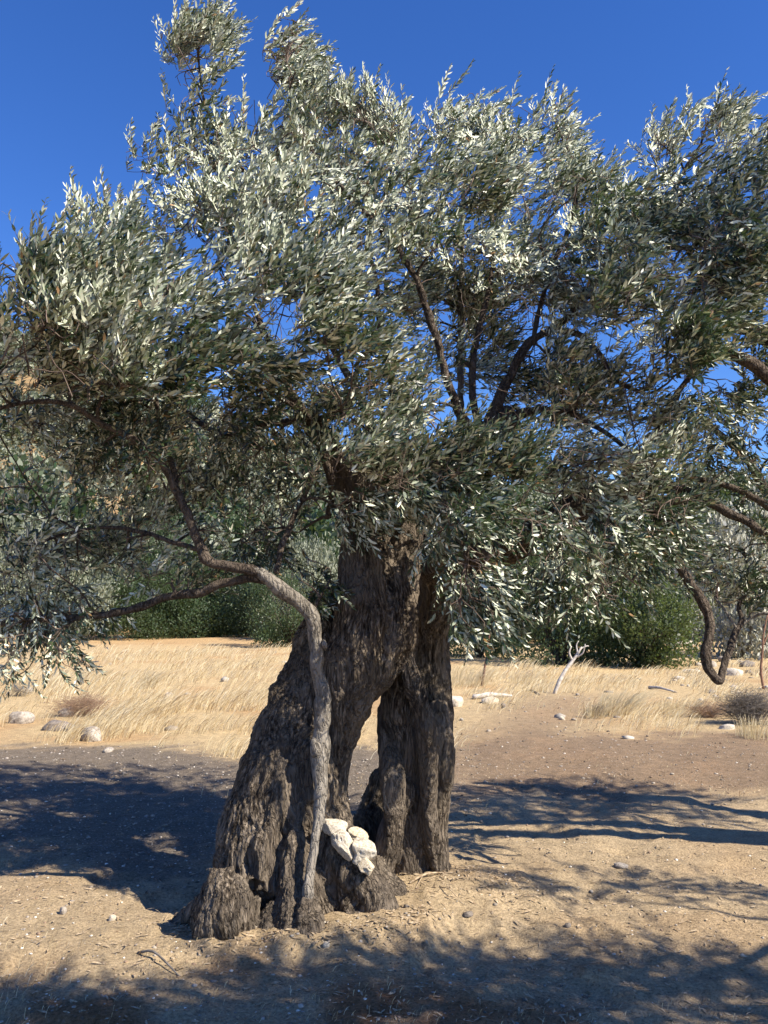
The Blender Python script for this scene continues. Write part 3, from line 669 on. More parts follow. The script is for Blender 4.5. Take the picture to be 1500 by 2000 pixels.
limb3(T2, OT2, 'limb', BARK_L, [top2, (4.1, 4.7, 2.2, .08), w4(1650, 840, 4.7, 28), w4(1560, 770, 4.6, 24), w4(1500, 735, 4.6, 22), w4(1450, 700, 4.6, 18), w4(1390, 680, 4.6, 10), w4(1330, 660, 4.6, 6)])
limb3(T2, OT2, 'limb', BARK_L, [top2, (4.2, 5.0, 1.9, .08), w4(1700, 1080, 5.2, 20), w4(1560, 1010, 5.2, 16), w4(1500, 965, 5.2, 13), w4(1465, 905, 5.2, 11), w4(1420, 860, 5.2, 9), w4(1370, 815, 5.2, 6)])
limb3(T2, OT2, 'limb', BARK_L, [w4(1700, 1080, 5.2, 20), w4(1560, 1030, 5.1, 12), w4(1480, 975, 5.0, 10), w4(1410, 945, 5.0, 8), w4(1330, 930, 5.0, 5)])
limb3(T2, OT2, 'limb', BARK_L, [w4(1600, 700, 4.9, 18), w4(1560, 540, 4.9, 12), w4(1500, 400, 4.9, 9), w4(1440, 430, 4.9, 7), w4(1400, 450, 4.9, 5)])
limb3(T2, OT2, 'limb', BARK_L, [top2, (5.4, 3.9, 2.4, .055), (5.1, 2.9, 2.9, .04), (4.5, 2.0, 3.2, .028), (3.4, 1.4, 3.3, .025)])
limb3(T2, OT2, 'limb', BARK_L, [top2, (5.3, 5.2, 2.4, .14), (5.2, 5.4, 3.4, .08), (5.0, 5.4, 4.3, .04)])
def box_lobes(T, L, dens=1.0, size=1.05):
    """L: centre xyz, radii xyz, shoots"""
    sub, tw, sh = [], [], []
    for (c, r, n) in L:
        n = int(n * dens)
        def smp(k):
            q = RNG.normal(0, 1, (k, 3)); q /= np.linalg.norm(q, axis=1, keepdims=True); q *= RNG.random((k, 1)) ** .4
            return np.array(c) + q * np.array(r)
        sub.append(smp(max(2, n // 30))); tw.append(smp(n // 4)); p = smp(n)
        for q in p: sh.append((q, np.array(c)))
    T.grow(np.vstack(sub), .03, .006, .08, .012, 1.5, 'branch')
    T.grow(np.vstack(tw), .008, .003, .07, .012, .8)
    T.grow(np.array([s[0] for s in sh]), .0035, .0018, .08, .01, .4, k=3)
    for q, c in sh:
        o = (q - c); o /= np.linalg.norm(o) + 1e-6
        T.shoot(q, np.array([.1, 0, .4]) + o * .7 + RNG.normal(0, .3, 3), RNG.uniform(.18, .34), size, spacing=.02)
L2 = [((4.2, 5.3, 2.9), (.85, .75, .35), 520), ((3.5, 5.1, 3.0), (.45, .3, .25), 80), ((5.3, 5.0, 3.6), (1.0, .8, .6), 350),  # unseen crown lobes, placed so their shade falls on foreground and right
      ((3.1, 1.7, 3.1), (.85, .55, .35), 480), ((4.2, 1.7, 3.2), (.7, .75, .4), 280), ((2.3, 1.2, 3.2), (.5, .4, .3), 120), ((3.6, 1.9, 3.1), (1.4, .35, .3), 520), ((2.4, 1.5, 3.25), (.5, .2, .2), 190), ((3.15, 4.0, 4.9), (.55, .5, .35), 260), ((1.75, 1.55, 3.3), (.5, .25, .2), 260), ((4.3, 3.15, 3.1), (.9, .25, .3), 130),  # highest lobe in this row is added to shade the main crown's right side
      ((1.9, 1.25, 3.3), (.7, .4, .25), 330), ((1.0, 1.1, 3.0), (.6, .35, .2), 220)]
box_lobes(T2, L2)
crown(T2, [(1480,520,70,60,4.9,.3,40,LU,.95), (1480,700,60,60,4.9,.3,36,LU,.95), (1490,780,50,60,5.0,.3,26,DN,.9), (1460,860,50,50,5.1,.3,16,DN,.9), (1480,1000,50,50,5.1,.3,26,DN,.9), (1560,560,80,100,4.9,.3,40,LU,.95), (1440,800,60,60,5.2,.3,8,LU,.9), (1480,900,50,60,5.2,.3,10,DN,.9), (1600,800,80,80,5.1,.3,30,LU,.95), (1420,690,40,30,4.7,.2,8,LU,.9), (1440,970,60,30,5.1,.2,10,DN,.9)])
finish_tree(T2, OT2)

# ------------------------------------------------------------------ background shrubs and trees
def bush_mesh(name, n, lobes, size, sharp=0.7, seed=0, up=.4):
    """unit bush (radius 1, height 1.6) made of leaf clumps"""
    rg = np.random.default_rng(seed)
    C = rg.normal(0, 1, (lobes, 3)); C /= np.linalg.norm(C, axis=1, keepdims=True); C *= rg.uniform(.35, .85, (lobes, 1)); C[:, 2] = C[:, 2] * .62 + .78
    low = rg.random(lobes) < .3; C[low, 2] = rg.uniform(.12, .35, low.sum())
    rr = rg.uniform(.16, .34, lobes)
    k = rg.integers(0, lobes, n); q = rg.normal(0, 1, (n, 3)); q /= np.linalg.norm(q, axis=1, keepdims=True)
    rad = rg.random((n, 1)) ** .45
    P = C[k] + q * rr[k][:, None] * rad * (1 + .25 * rg.normal(0, 1, (n, 1)))
    P[:, 2] = np.maximum(P[:, 2], .01 + .05 * rg.random(n))
    ax = q * .8 + rg.normal(0, .6, (n, 3)) + np.array([.15, 0, up]); no = q + rg.normal(0, .5, (n, 3))
    L = rg.uniform(.6, 1.3, n) * size; W = L * sharp * .33
    f = 1.55 / np.percentile(P[:, 2], 99.3); P[:, 2] = (P[:, 2] - .08).clip(.0) * f; C[:, 2] *= f; fx = 1 / np.percentile(np.abs(P[:, 0]), 97); P[:, :2] *= fx; C[:, :2] *= fx
    me = leaf_mesh(name, P, ax, no, L, W, np.clip(rg.random(n) * .6 + .4 * rg.random(lobes)[k], 0, 1), .1)
    return me, C
def woody(name, C, r=.035):
    tb = Tubes()
    for i in range(min(len(C), 16)):
        t = np.linspace(0, 1, 6)[:, None]; b = np.array([random.uniform(-.08, .08), random.uniform(-.08, .08), -.03])
        m = np.array([C[i][0] * .25, C[i][1] * .25, C[i][2] * .55]); tb.add(b * (1 - t) ** 2 + 2 * m * t * (1 - t) + C[i] * t * t, np.linspace(r, r * .2, 6), 5)
    return tb.mesh(name)
VAR = {}
for nm, mat, n, lb, sz, sh in (('green', SHRUB, 14000, 34, .055, .9), ('dark', SHRUB_D, 15000, 38, .05, .8), ('grey', GREY, 11000, 30, .06, .8), ('silver', SILVER, 9000, 26, .07, .8),
                               ('farshrub', SHRUB_D, 2200, 16, .12, 1.0), ('fargrey', GREY, 2200, 16, .12, 1.0)):
    me, C = bush_mesh('crown', n, lb, sz, sh, seed=len(VAR) + 3); me.materials.append(mat)
    wd = woody('stems', C); wd.materials.append(BARK_L if nm != 'silver' else BARK_S); VAR[nm] = (me, wd)
def bush(kind, u, v, wpx, hpx, label, cat='shrub', name='shrub', group=None, Y=None, parts=True, yoff=0):
    """foot at photo pixel (u,v) on the ground; width and height in photo pixels"""
    g = gat(u, v) if Y is None else np.array([(u - 750) / F * Y, Y])
    Yd = g[1]; rx = wpx * .5 * Yd / F; hz = hpx * Yd / F / 1.55
    me, wd = VAR[kind]
    o = empty(name, (g[0], Yd + rx * .5, float(ground_z(g[:1], g[1:2])[0]) - .03), label, cat, group)
    o.rotation_euler = (0, 0, random.uniform(0, 6.28)); o.scale = (rx, rx * .9, hz)
    c = link('foliage', me, None, o); c['kind'] = 'stuff'
    if parts: link('stem', wd, None, o)
    return o
BG = 'shrubs along the far edge of the grass field'
bush('dark', 1110, 1298, 250, 260, 'large dark shrub right of the olive trunk with deep shade below', group=BG)
bush('green', 1275, 1300, 230, 190, 'rounded bright green shrub left of the hanging bent branch', group=BG)
bush('dark', 940, 1285, 170, 200, 'dark shrub just right of the olive trunk behind drooping leaves', group=BG)
bush('grey', 1190, 1262, 260, 330, 'tall grey-green tree behind the large dark shrub', 'tree', 'broadleaf_tree')
bush('green', 1415, 1248, 120, 110, 'small yellow-green shrub seen between the bent branch arms', group=BG)
bush('green', 345, 1243, 130, 125, 'glossy green shrub at the left end of the field shrubs', group=BG)
bush('green', 450, 1240, 140, 130, 'wide bright green shrub beneath the low left limb', group=BG)
bush('dark', 560, 1262, 150, 150, 'dark grey-green shrub directly left of the olive trunk', group=BG)
bush('dark', 700, 1240, 200, 200, 'dark shrub hidden behind the olive trunk', group=BG)
bush('dark', 230, 1222, 160, 200, 'dark round tree left of the glossy green shrub', 'tree', 'broadleaf_tree')
bush('grey', 95, 1224, 190, 230, 'grey-leaved tree at the left behind the hanging twigs', 'tree', 'broadleaf_tree')
bush('silver', -10, 1225, 120, 170, 'pale silvery tree cut by the left edge', 'tree', 'broadleaf_tree')
bush('grey', 390, 1218, 200, 190, 'hazy grey-green tree rising behind the green field shrubs', 'tree', 'broadleaf_tree')
bush('dark', 560, 1215, 180, 240, 'tall dark tree far behind the low left limb', 'tree', 'broadleaf_tree')
bush('grey', 760, 1214, 180, 250, 'grey tree far behind the olive trunk', 'tree', 'broadleaf_tree')
bush('dark', 980, 1216, 200, 250, 'tall dark tree far behind the drooping leaves', 'tree', 'broadleaf_tree')
bush('silver', 1478, 1285, 230, 330, 'pale silver-leaved tree at the right edge', 'tree', 'broadleaf_tree')
bush('dark', 1475, 1240, 160, 90, 'low dark shrub below the pale silver-leaved tree', group=BG)
bush('dark', 1700, 1245, 300, 260, 'dark tree just outside the right edge', 'tree', 'broadleaf_tree')
bush('dark', -250, 1235, 300, 260, 'dark tree just outside the left edge', 'tree', 'broadleaf_tree')
for i in range(46):
    u = -260 + i * 44 + random.uniform(-20, 20); Yb = random.uniform(36, 62)
    kd_ = random.choice(['dark', 'grey', 'grey', 'grey', 'dark'])
    bush(kd_, u, 0, random.uniform(110, 190), random.uniform(120, 230) * (1.15 if u < 600 else .9), ('dark green tree' if kd_ == 'dark' else 'grey-green olive-like tree') + ' in the belt at the foot of the hillside', 'tree', 'broadleaf_tree', ('dark' if kd_ == 'dark' else 'grey-green') + ' trees in the belt below the hillside', Y=Yb, parts=False)
# hillside shrubs
hs = []
tries = 0
while len(hs) < 290 and tries < 5000:
    tries += 1
    y = random.uniform(56, 165); az = random.uniform(-950, 1000) / F; x = az * y
    if any((x - a) ** 2 + (y - b) ** 2 < 11 for a, b in hs): continue
    hs.append((x, y))
for x, y in hs:
    z = float(hill_z(np.array([x]), np.array([y]))[0]); s = random.uniform(2.2, 5.4)
    kind = 'farshrub' if random.random() < .45 else 'fargrey'
    me = VAR[kind][0]; o = link('hill_shrub', me, None, None, (x, y, z - .3)); o.scale = (s, s, s * random.uniform(.7, 1.1)); o.rotation_euler = (0, 0, random.uniform(0, 6.28))
    tag(o, 'rounded grey-green shrub growing on the far orange hillside', 'shrub', 'shrubs dotted over the hillside')

# ------------------------------------------------------------------ grass
def grass_mesh(name, n, xr, yr, hr, lean, seed, mask=True, wid=.0022, density=None):
    rg = np.random.default_rng(seed)
    # uniform in photo space so that far blades stay cheap
    y = yr[0] * (yr[1] / yr[0]) ** rg.random(n); x = rg.uniform(xr[0], xr[1], n) * y
    g, _, _, _, wob = soil_masks(x, y); P2 = np.stack([x, y, x * 0], -1)
    cl = fbm(P2 * np.array([1.1, .9, 1]), 3, 101)
    if density is None: cl2 = fbm(P2 * .45, 3, 104); pr = g * sstep(-.25, .35, cl + .5 * fbm(P2 * 3.5, 2, 108)) * sstep(34, 26, y + 8 * cl2) * (.35 + .65 * sstep(-.2, .2, cl2)) * np.where(x > .2, .25 + .6 * sstep(-.05, .35, cl2 + .5 * cl), 1)
    else: pr = density(x, y)
    k = rg.random(n) < pr; x, y, cl = x[k], y[k], cl[k]; n = len(x)
    z = ground_z(x, y); h = rg.uniform(hr[0], hr[1], n) * (.6 + .9 * np.clip(cl + .25, 0, 1)) * np.where(x > .2, .72, 1) 
    w_ = wid * (y / 9) ** .75 * rg.uniform(.6, 1.5, n)
    a = rg.uniform(0, 6.28, n); ld = np.stack([np.cos(a) * .25 + lean, np.sin(a) * .25, 0 * a], -1) * rg.uniform(.5, 1.3, (n, 1))
    side = np.stack([np.cos(a * 3), np.sin(a * 3) * .5, 0 * a], -1); side /= np.linalg.norm(side, axis=1, keepdims=True)
    B = np.stack([x, y, z - .01], -1)
    def pt(t, s, up): return B + np.array([0, 0, 1.]) * (h * up)[:, None] + ld * (h * t)[:, None] + side * (w_ * s)[:, None]
    V = np.stack([pt(0, -1, 0), pt(0, 1, 0), pt(.25, -.9, .5), pt(.25, .9, .5), pt(.62, -1.4, .8), pt(.62, 1.4, .8), pt(1.0, 0, .93)], 1).reshape(-1, 3)
    b = np.arange(n)[:, None] * 7
    flat = np.concatenate([b, b + 1, b + 3, b + 2, b + 2, b + 3, b + 5, b + 4, b + 4, b + 5, b + 6], 1)
    me = mesh_np(name, V, flat, np.tile([4, 4, 3], n)); 
    r = np.clip(rg.random(n) * .75 + .25 * (cl + .5), 0, 1); r[rg.random(n) < .06] = 0.02
    fattr(me, 'rnd', np.repeat(r, 7)); print(name, n); return me
g = link('dry_grass', grass_mesh('dry_grass', 170000, (-.62, .62), (8.8, 40), (.09, .34), .8, 5), STRAW)
tag(g, 'golden wind-bent dry grass covering the field behind the olive', 'grass', kind='stuff')
def sparse(x, y):
    g_, gr, ti, ru, wob = soil_masks(x, y); P2 = np.stack([x, y, x * 0], -1)
    return np.clip(.10 * ru + .18 * ti * sstep(0, .5, fbm(P2 * 2, 3, 111)) + .10 * sstep(.15, .6, fbm(P2 * 1.4, 3, 112)) * (y > 6.5), 0, 1)
g = link('grass_stubble', grass_mesh('grass_stubble', 50000, (-.5, .5), (2.9, 10), (.02, .07), .4, 6, density=sparse, wid=.0016), STRAW)
tag(g, 'sparse short straw stubble and litter on the bare dirt', 'straw stubble', kind='stuff')
def tuft(u, v, n, h, spread, lean, label, name='grass_tuft', cat='grass tuft', mat=STRAW, rlo=.3, group='tall dry grass tufts'):
    c = gat(u, v); rg = np.random.default_rng(int(u))
    P = []; tb = Tubes(); base = np.array([c[0], c[1], float(ground_z(c[:1], c[1:2])[0])])
    for i in range(n):
        a = rg.uniform(0, 6.28); r = spread * math.sqrt(rg.random()); b = np.array([math.cos(a) * r, math.sin(a) * r, -.01])
        d = np.array([math.cos(a) * .35 + lean, math.sin(a) * .3, 0]) * rg.uniform(.5, 1.3); hh = h * rg.uniform(.55, 1.1)
        t = np.linspace(0, 1, 5)[:, None]
        tb.add(b + np.array([0, 0, hh]) * (t * (1.1 - .2 * t)) + d * hh * t ** 2, np.linspace(.0026, .0012, 5), 3, cap=False)
    me = tb.mesh(name, False); k = len(me.vertices); fattr(me, 'rnd', np.repeat(rlo + (1 - rlo) * rg.random(n), k // n))
    o = link(name, me, mat, None, base); tag(o, label, cat, group); return o
tuft(1205, 1392, 300, .42, .28, .5, 'tallest pale straw tuft at the edge of the tilled dirt')
tuft(1160, 1398, 120, .26, .16, .3, 'brownish low tuft left of the tallest straw tuft', rlo=.0)
tuft(1330, 1395, 220, .28, .35, .35, 'wide low straw tuft left of the grey thorn bush')
tuft(915, 1345, 260, .42, .4, .4, 'thick straw tuft beside the olive trunk at right')
tuft(290, 1350, 120, .40, .14, .6, 'brown leaning tuft in the middle of the left field', rlo=0.0)
tuft(1480, 1440, 180, .28, .25, .2, 'straw tuft in front of the grey thorn bush')
tuft(1020, 1330, 160, .33, .3, .5, 'straw tuft left of the white dead stalk')

# ------------------------------------------------------------------ dead stalks, dry weeds, sticks
def zg(c): return float(ground_z(np.array([c[0]]), np.array([c[1]]))[0])
def paint(name, lo, hi, s=20):
    M = NT(name); M.bsdf(M.ramp(M.noise(M.pos(), s), [(.35, lo), (.65, hi)]), .8, .2); return M.m
DEADWHITE = paint('bleached_wood', (.34, .30, .26), (.58, .54, .48)); RED = paint('reddish_stalk', (.14, .075, .05), (.26, .15, .10))
THORN = paint('grey_thorn', (.10, .088, .075), (.24, .21, .18)); WEED = paint('brown_dry_weed', (.20, .12, .08), (.36, .25, .17)); LITTER = paint('dead_leaf', (.20, .13, .07), (.50, .40, .27), 60)
def stalk(name, label, cat, pts, mat, forks=()):
    foot = gat(*pts[0][:2]); Y = foot[1]; o = empty(name, (foot[0], Y, zg(foot)), label, cat)
    P = np.array([[*at(u, v, Y + dy), pxr(h, Y)] for u, v, h, dy in pts]); Q = catmull(P, 16)
    tb = Tubes(); tb.add(Q[:, :3], Q[:, 3], 7, lump=.15); local(link('stalk', tb.mesh('stalk'), mat, o))
    for f in forks:
        P = np.array([[*at(u, v, Y + dy), pxr(h, Y)] for u, v, h, dy in f]); Q = catmull(P, 8)
        tb = Tubes(); tb.add(Q[:, :3], Q[:, 3], 5); local(link('twig', tb.mesh('twig'), mat, o))
stalk('dead_stalk', 'bleached white leaning dead stalk with forked tip in the grass', 'dead stalk', [(1082, 1358, 4, 0), (1092, 1332, 4, 0), (1105, 1308, 3.5, .05), (1122, 1286, 3, .1), (1136, 1264, 2, .1)], DEADWHITE,
      [[(1118, 1290, 2.4, .1), (1112, 1275, 1.8, .1), (1116, 1262, 1.2, .1)], [(1124, 1284, 2.2, .1), (1138, 1276, 1.5, .05), (1143, 1258, 1, 0)], [(1128, 1275, 1.8, .1), (1126, 1260, 1.2, .15), (1130, 1252, 1, .15)], [(1133, 1268, 1.6, .1), (1145, 1262, 1.2, .1), (1150, 1262, .8, .1)]])
stalk('dry_stalk', 'thin reddish stalk beside the olive trunk', 'dead stalk', [(940, 1345, 2.5, 0), (946, 1310, 2.2, 0), (950, 1280, 2, 0), (954, 1250, 1.6, 0), (963, 1218, 1.1, 0)], RED, [[(942, 1335, 1.6, 0), (938, 1320, 1, 0)], [(948, 1292, 1.4, 0), (958, 1278, 1, 0)], [(953, 1255, 1.2, 0), (944, 1240, .8, 0)]])
stalk('dry_stalk', 'thin reddish sapling stem at the right edge', 'dead stalk', [(1491, 1345, 2.6, 0), (1486, 1310, 2.4, 0), (1489, 1275, 2.1, 0), (1491, 1240, 1.8, 0), (1499, 1200, 1.3, 0)], RED, [[(1488, 1305, 2, 0), (1484, 1318, 1.6, 0)], [(1490, 1260, 2, 0), (1499, 1240, 1.4, 0)]])
def scrub(name, label, cat, u, v, n, rx, rz, mat, rad=.003, seed=1, up=.5):
    c = gat(u, v); o = empty(name, (c[0], c[1], zg(c)), label, cat); rg = np.random.default_rng(seed); tb = Tubes()
    for i in range(n):
        a = rg.uniform(0, 6.28); e = rg.uniform(.05, 1) ** .8; end = np.array([math.cos(a) * rx * math.cos(e * 1.4), math.sin(a) * rx * .8 * math.cos(e * 1.4), rz * math.sin(e * 1.5)]) * rg.uniform(.7, 1.05)
        m = end * .5 + np.array([0, 0, rz * .2]) + rg.normal(0, .15 * rx, 3); t = np.linspace(0, 1, 7)[:, None]; b = rg.normal(0, .04, 3) * np.array([1, 1, 0])
        P = b * (1 - t) ** 2 + 2 * m * t * (1 - t) + end * t * t; tb.add(P, np.linspace(rad, rad * .35, 7), 3, cap=False)
        for k in (3, 4, 5, 6):
            dd = rg.normal(0, .09, 3) * rx * 3; dd[2] = abs(dd[2]) * up
            tb.add(np.array([P[k], P[k] + dd * .6 + rg.normal(0, .02, 3), P[k] + dd]), [rad * .5, rad * .4, rad * .25], 3, cap=False)
    f = link('twigs', tb.mesh('twigs'), mat, o); f['kind'] = 'stuff'
scrub('thorn_bush', 'tangled grey leafless thorn bush at the right edge', 'dead bush', 1465, 1415, 420, .52, .42, THORN, .0035, 4)
scrub('dry_weed', 'flattened brown dry weed in the left field behind the stones', 'dry weed', 160, 1395, 170, .6, .28, WEED, .003, 5)
scrub('dry_weed', 'low brown dead weed left of the thorn bush', 'dry weed', 1385, 1400, 120, .4, .16, WEED, .0028, 6)
scrub('dry_weed', 'small dark dried weed at the edge of the tilled dirt', 'dry weed', 1165, 1392, 60, .2, .16, THORN, .003, 7)
scrub('dry_weed', 'grey dead twigs poking up at the far left of the field', 'dry weed', 35, 1362, 50, .3, .2, THORN, .003, 8)
def stick(label, u0, v0, u1, v1, r, mat, name='fallen_stick', cat='stick', arch=.03):
    a, b = gat(u0, v0), gat(u1, v1); P = np.array([[a[0], a[1], zg(a) + r * .8], [*(a * .6 + b * .4), zg(a) + r + arch], [b[0], b[1], zg(b) + r]])
    P = np.c_[P, [r, r * .9, r * .5]]; Q = catmull(P, 9); tb = Tubes(); tb.add(Q[:, :3], Q[:, 3], 7, lump=.2)
    tag(link(name, tb.mesh(name), mat), label, cat)
stick('pale driftwood piece lying near the white rocks right of the trunk', 925, 1372, 1000, 1368, .045, DEADWHITE, 'fallen_log', 'log', .02)
stick('pale branch lying at the bend below the hanging limb', 1268, 1345, 1315, 1352, .03, DEADWHITE, arch=.02)
stick('short dark stick on the trail', 1032, 1350, 1055, 1362, .015, THORN)
stick('curved pale stick at the foot of the right trunk leg', 800, 1762, 885, 1745, .006, LITTER)
stick('thin dark twig on the dirt below the stump', 270, 1870, 350, 1905, .006, THORN)
for i, (u0, v0, u1, v1) in enumerate(((790, 1775, 850, 1782), (835, 1745, 812, 1770), (860, 1775, 905, 1792))):
    stick(('straight straw-coloured twig nearest the ramp root', 'short straw-coloured twig touching the right leg', 'straw-coloured twig farthest right in the root litter')[i], u0, v0, u1, v1, .003, LITTER, 'fallen_twig', 'twig', .006)

# ------------------------------------------------------------------ stones
import bmesh
def rock_mesh(name, seed, blocky=.0, sub=3, rough=.16):
    bm = bmesh.new(); bmesh.ops.create_icosphere(bm, subdivisions=sub, radius=1.0)
    V = np.array([v.co[:] for v in bm.verts])
    if blocky:
        p = 2 + blocky * 6; V = V / (np.sum(np.abs(V) ** p, 1, keepdims=True) ** (1 / p))
    d = rough * fbm(V * 1.1 + seed * 7.7, 2, seed) + rough * .5 * fbm(V * 2.7 + seed, 3, seed + 1) + .05 * fbm(V * 7 + seed, 3, seed + 2) - .10 * sstep(.45, .7, vnoise(V * 3.2 + seed, seed + 5))
    rg = np.random.default_rng(seed)       # flat facets
    V = V * (1 + d)[:, None]
    for k in range(7):
        nrm = rg.normal(0, 1, 3); nrm /= np.linalg.norm(nrm); h = rg.uniform(.72, .95); s = V @ nrm; V = V - np.where(s > h, (s - h) * .85, 0)[:, None] * nrm
    for v, c in zip(bm.verts, V): v.co = c
    me = bpy.data.meshes.new(name); bm.to_mesh(me); bm.free()
    me.polygons.foreach_set('use_smooth', np.ones(len(me.polygons), bool)); return me
# the five stones stacked in the crotch of the trunk
CG = 'pale stones stacked in the crotch of the olive trunk'
for i, (u, v, Y, a, b, c, rot, seed, mat, bl, lab) in enumerate([
    (656, 1616, 4.30, .060, .050, .038, (0, .25, .3), 11, ST_WHITE, .1, 'white rounded stone topmost and leftmost in the pile between the trunk legs'),
    (672, 1650, 4.27, .048, .052, .078, (0, -.55, .2), 12, ST_WHITE, .15, 'long white stone leaning below the topmost stone of the pile'),
    (700, 1631, 4.40, .052, .050, .040, (.1, .08, .25), 13, ST_CREAM, .45, 'small boxy cream stone at the back right of the pile'),
    (712, 1662, 4.27, .058, .050, .058, (.1, -.1, .1), 14, ST_WHITE, .5, 'largest pitted white stone at the right of the pile'),
    (716, 1692, 4.22, .040, .040, .030, (.1, .6, .2), 15, ST_CREAM, .3, 'small orange-cream stone under the pitted one')]):
    o = link('stone', rock_mesh('stone', seed, bl, 5, .26), mat, None, at(u, v, Y)); o.scale = (a, b, c); o.rotation_euler = rot; tag(o, lab, 'stone', CG)
for i, (u, v, wpx, hpx, seed, mat, lab) in enumerate([
    (174, 1446, 44, 32, 21, ST_GREY, 'rounded pale boulder nearest the shade edge at left'),
    (106, 1424, 50, 22, 22, ST_DARK, 'low grey-brown rock left of the rounded pale boulder'),
    (135, 1425, 26, 14, 23, ST_DARK, 'small dark rock between the low rock and the pale boulder'),
    (127, 1396, 34, 20, 24, ST_GREY, 'pale rock behind the low grey-brown rock'),
    (38, 1412, 44, 26, 25, ST_GREY, 'pale tan rock at the far left of the grass'),
    (328, 1366, 16, 12, 26, ST_WHITE, 'small white stone alone in the middle of the left field'),
    (210, 1468, 24, 10, 27, ST_GREY, 'flat pale stone at the shade edge right of the boulder'),
    (888, 1386, 40, 26, 28, ST_WHITE, 'white rock just right of the olive trunk'),
    (958, 1378, 34, 14, 29, ST_WHITE, 'flat white rock right of the trunk near the driftwood'),
    (984, 1388, 12, 12, 30, ST_DARK, 'small dark stone on the trail right of the trunk'),
    (1098, 1404, 12, 9, 31, ST_WHITE, 'small white stone at the tilled dirt edge'),
    (1345, 1262, 40, 10, 32, ST_WHITE, 'flat white rock left of the bent branch'),
    (1392, 1300, 22, 14, 33, ST_GREY, 'grey rock between the arms of the bent branch'),
    (1436, 1318, 34, 16, 34, ST_WHITE, 'white rock right of the bent branch tip'),
    (1420, 1290, 26, 12, 35, ST_GREY, 'pale rock upslope of the bent branch tip'),
    (1462, 1300, 30, 14, 36, ST_DARK, 'dark rock upslope near the right edge'),
    (1355, 1312, 30, 9, 37, ST_WHITE, 'thin white slab left of the bent branch tip'),
    (1425, 1425, 30, 10, 38, ST_WHITE, 'white chip rock in front of the thorn bush'),
    (218, 1797, 16, 12, 39, ST_WHITE, 'white pebble on the sunlit dirt left of the stump'),
    (122, 1783, 16, 14, 40, ST_GREY, 'grey pebble in the thin branch shadow at left'),
    (638, 1868, 14, 10, 41, ST_WHITE, 'white pebble in front of the trunk base'),
    (915, 1808, 20, 8, 42, ST_DARK, 'dark clod at the edge of the foreground shade'),
    (1215, 1694, 26, 8, 43, ST_GREY, 'pale flat pebble pair on the sunlit dirt at right'),
    (408, 1848, 12, 9, 44, ST_WHITE, 'white pebble tucked against the stump'),
    (1110, 1820, 14, 8, 45, ST_DARK, 'small brown clod in the middle of the sunlit dirt')]):
    c = gat(u, v); r = wpx * .5 * c[1] / F; h = hpx * .62 * c[1] / F
    o = link('rock' if wpx > 20 else 'pebble', rock_mesh('rock', seed, .15, 3, .25), mat, None, (c[0], c[1] + r * .6, zg(c) + h * .35)); o.scale = (r, r * .85, h); o.rotation_euler = (0, 0, seed); tag(o, lab, 'rock' if wpx > 20 else 'pebble')

def gravel(name, n, seed, dens, smin, smax, cols, label, yr=(2.9, 16)):
    rg = np.random.default_rng(seed); y = yr[0] * (yr[1] / yr[0]) ** rg.random(n); x = rg.uniform(-.52, .52, n) * y
    k = rg.random(n) < dens(x, y); x, y = x[k], y[k]; n = len(x)
    bm = bmesh.new(); bmesh.ops.create_icosphere(bm, subdivisions=1, radius=1); U = np.array([v.co[:] for v in bm.verts]); Fc = np.array([[v.index for v in f.verts] for f in bm.faces]); bm.free()
    s = smin * (smax / smin) ** (rg.random(n) ** 2.2) * (y / 5) ** .5
    J = 1 + rg.normal(0, .22, (n, len(U), 1)); sc3 = s[:, None, None] * np.stack([rg.uniform(.7, 1.4, n), rg.uniform(.7, 1.3, n), rg.uniform(.4, .8, n)], -1)[:, None, :]
    V = U[None] * J * sc3 + np.stack([x, y, ground_z(x, y) + s * .15], -1)[:, None, :]
    Fi = Fc[None] + (np.arange(n) * len(U))[:, None, None]
    me = mesh_np(name, V.reshape(-1, 3), Fi.reshape(-1, 3), np.full(n * len(Fc), 3)); c = np.array(cols)[rg.integers(0, len(cols), n)] * rg.uniform(.7, 1.2, (n, 1))
    cattr(me, 'soil', np.repeat(c, len(U), 0)); M = NT(name); M.bsdf(M.attr('soil').outputs['Color'], .9, .15)
    o = link(name, me, M.m); tag(o, label, 'gravel', kind='stuff'); print(name, n)
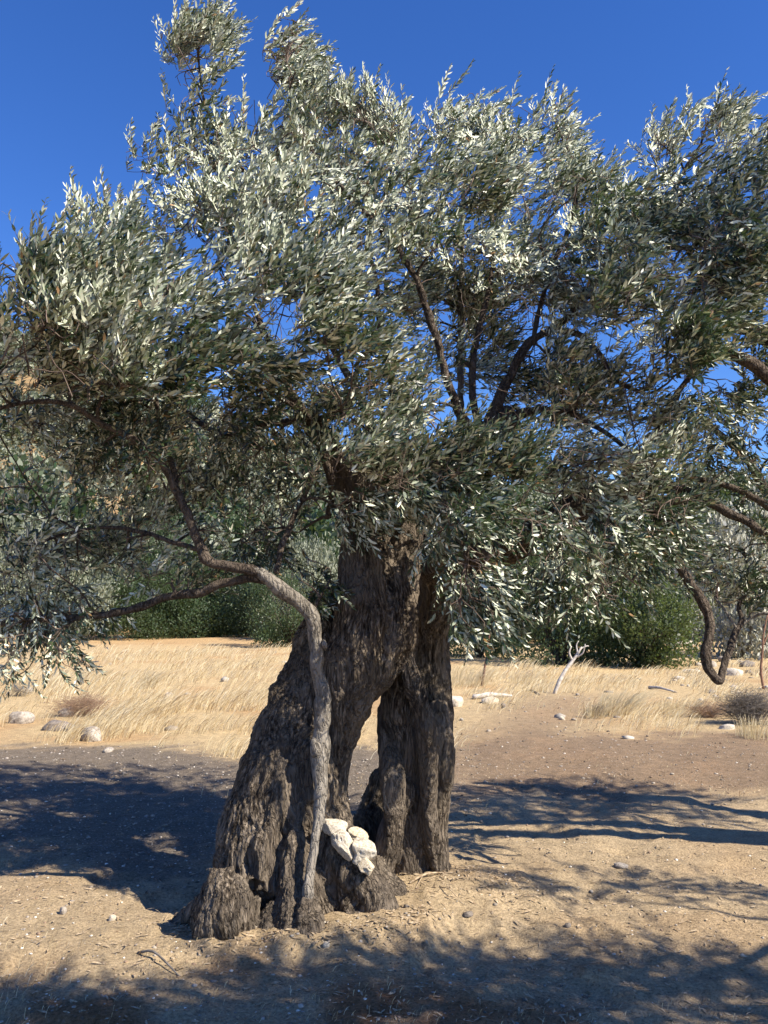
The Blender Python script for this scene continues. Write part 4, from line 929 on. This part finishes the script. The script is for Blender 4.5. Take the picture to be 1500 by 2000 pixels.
def dg(x, y):
    g_, gr, ti, ru, wob = soil_masks(x, y); P2 = np.stack([x, y, x * 0], -1)
    return np.clip(.12 + .75 * gr + .35 * ti + .1 * ru + .4 * sstep(.1, .6, fbm(P2 * 1.5, 3, 121)) + .6 * np.exp(-(((x + .4) / .8) ** 2 + ((y - 4.0) / .25) ** 2)), 0, 1) * (1 - .93 * g_)
gravel('gravel', 26000, 31, dg, .0022, .013, [(.30, .26, .21), (.20, .17, .14), (.40, .35, .29), (.24, .17, .12), (.14, .115, .09), (.33, .29, .25)], 'loose gravel and clods on the dirt and path')
gravel('field_rubble', 480, 33, lambda x, y: sstep(.25, .4, x / y) * sstep(13, 16, y) * .9 + .08, .025, .075, [(.36, .31, .25), (.26, .22, .17), (.42, .38, .32)], 'grey rubble strewn over the field at right', (9.5, 30))
gravel('white_chips', 1500, 32, lambda x, y: np.clip(.35 + .4 * sstep(.5, -.5, x), 0, 1), .003, .010, [(.62, .57, .48), (.70, .66, .58)], 'small white stone chips on the ground', (2.9, 10))
def litter():
    rg = np.random.default_rng(77); n = 4200; y = 2.9 * (9 / 2.9) ** rg.random(n); x = rg.uniform(-.5, .5, n) * y
    n2 = 330; x = np.r_[x, rg.normal(.42, .22, n2)]; y = np.r_[y, rg.normal(4.72, .16, n2)]; n += n2
    n3 = 420; a3 = rg.uniform(3.3, 6.2, n3); r3 = rg.normal(1.0, .09, n3); x = np.r_[x, -.42 + .62 * np.cos(a3) * r3]; y = np.r_[y, 4.35 + .36 * np.sin(a3) * r3]; n += n3
    B = np.stack([x, y, ground_z(x, y) + .006], -1); a = rg.uniform(0, 6.28, n)
    me = leaf_mesh('leaf_litter', B, np.stack([np.cos(a), np.sin(a), rg.normal(.05, .15, n)], -1), np.stack([rg.normal(0, .3, n), rg.normal(0, .3, n), np.ones(n)], -1), rg.uniform(.025, .055, n), rg.uniform(.003, .006, n), rg.random(n), .2)
    tag(link('leaf_litter', me, LITTER), 'fallen dry olive leaves scattered on the dirt', 'leaf litter', kind='stuff')
litter()
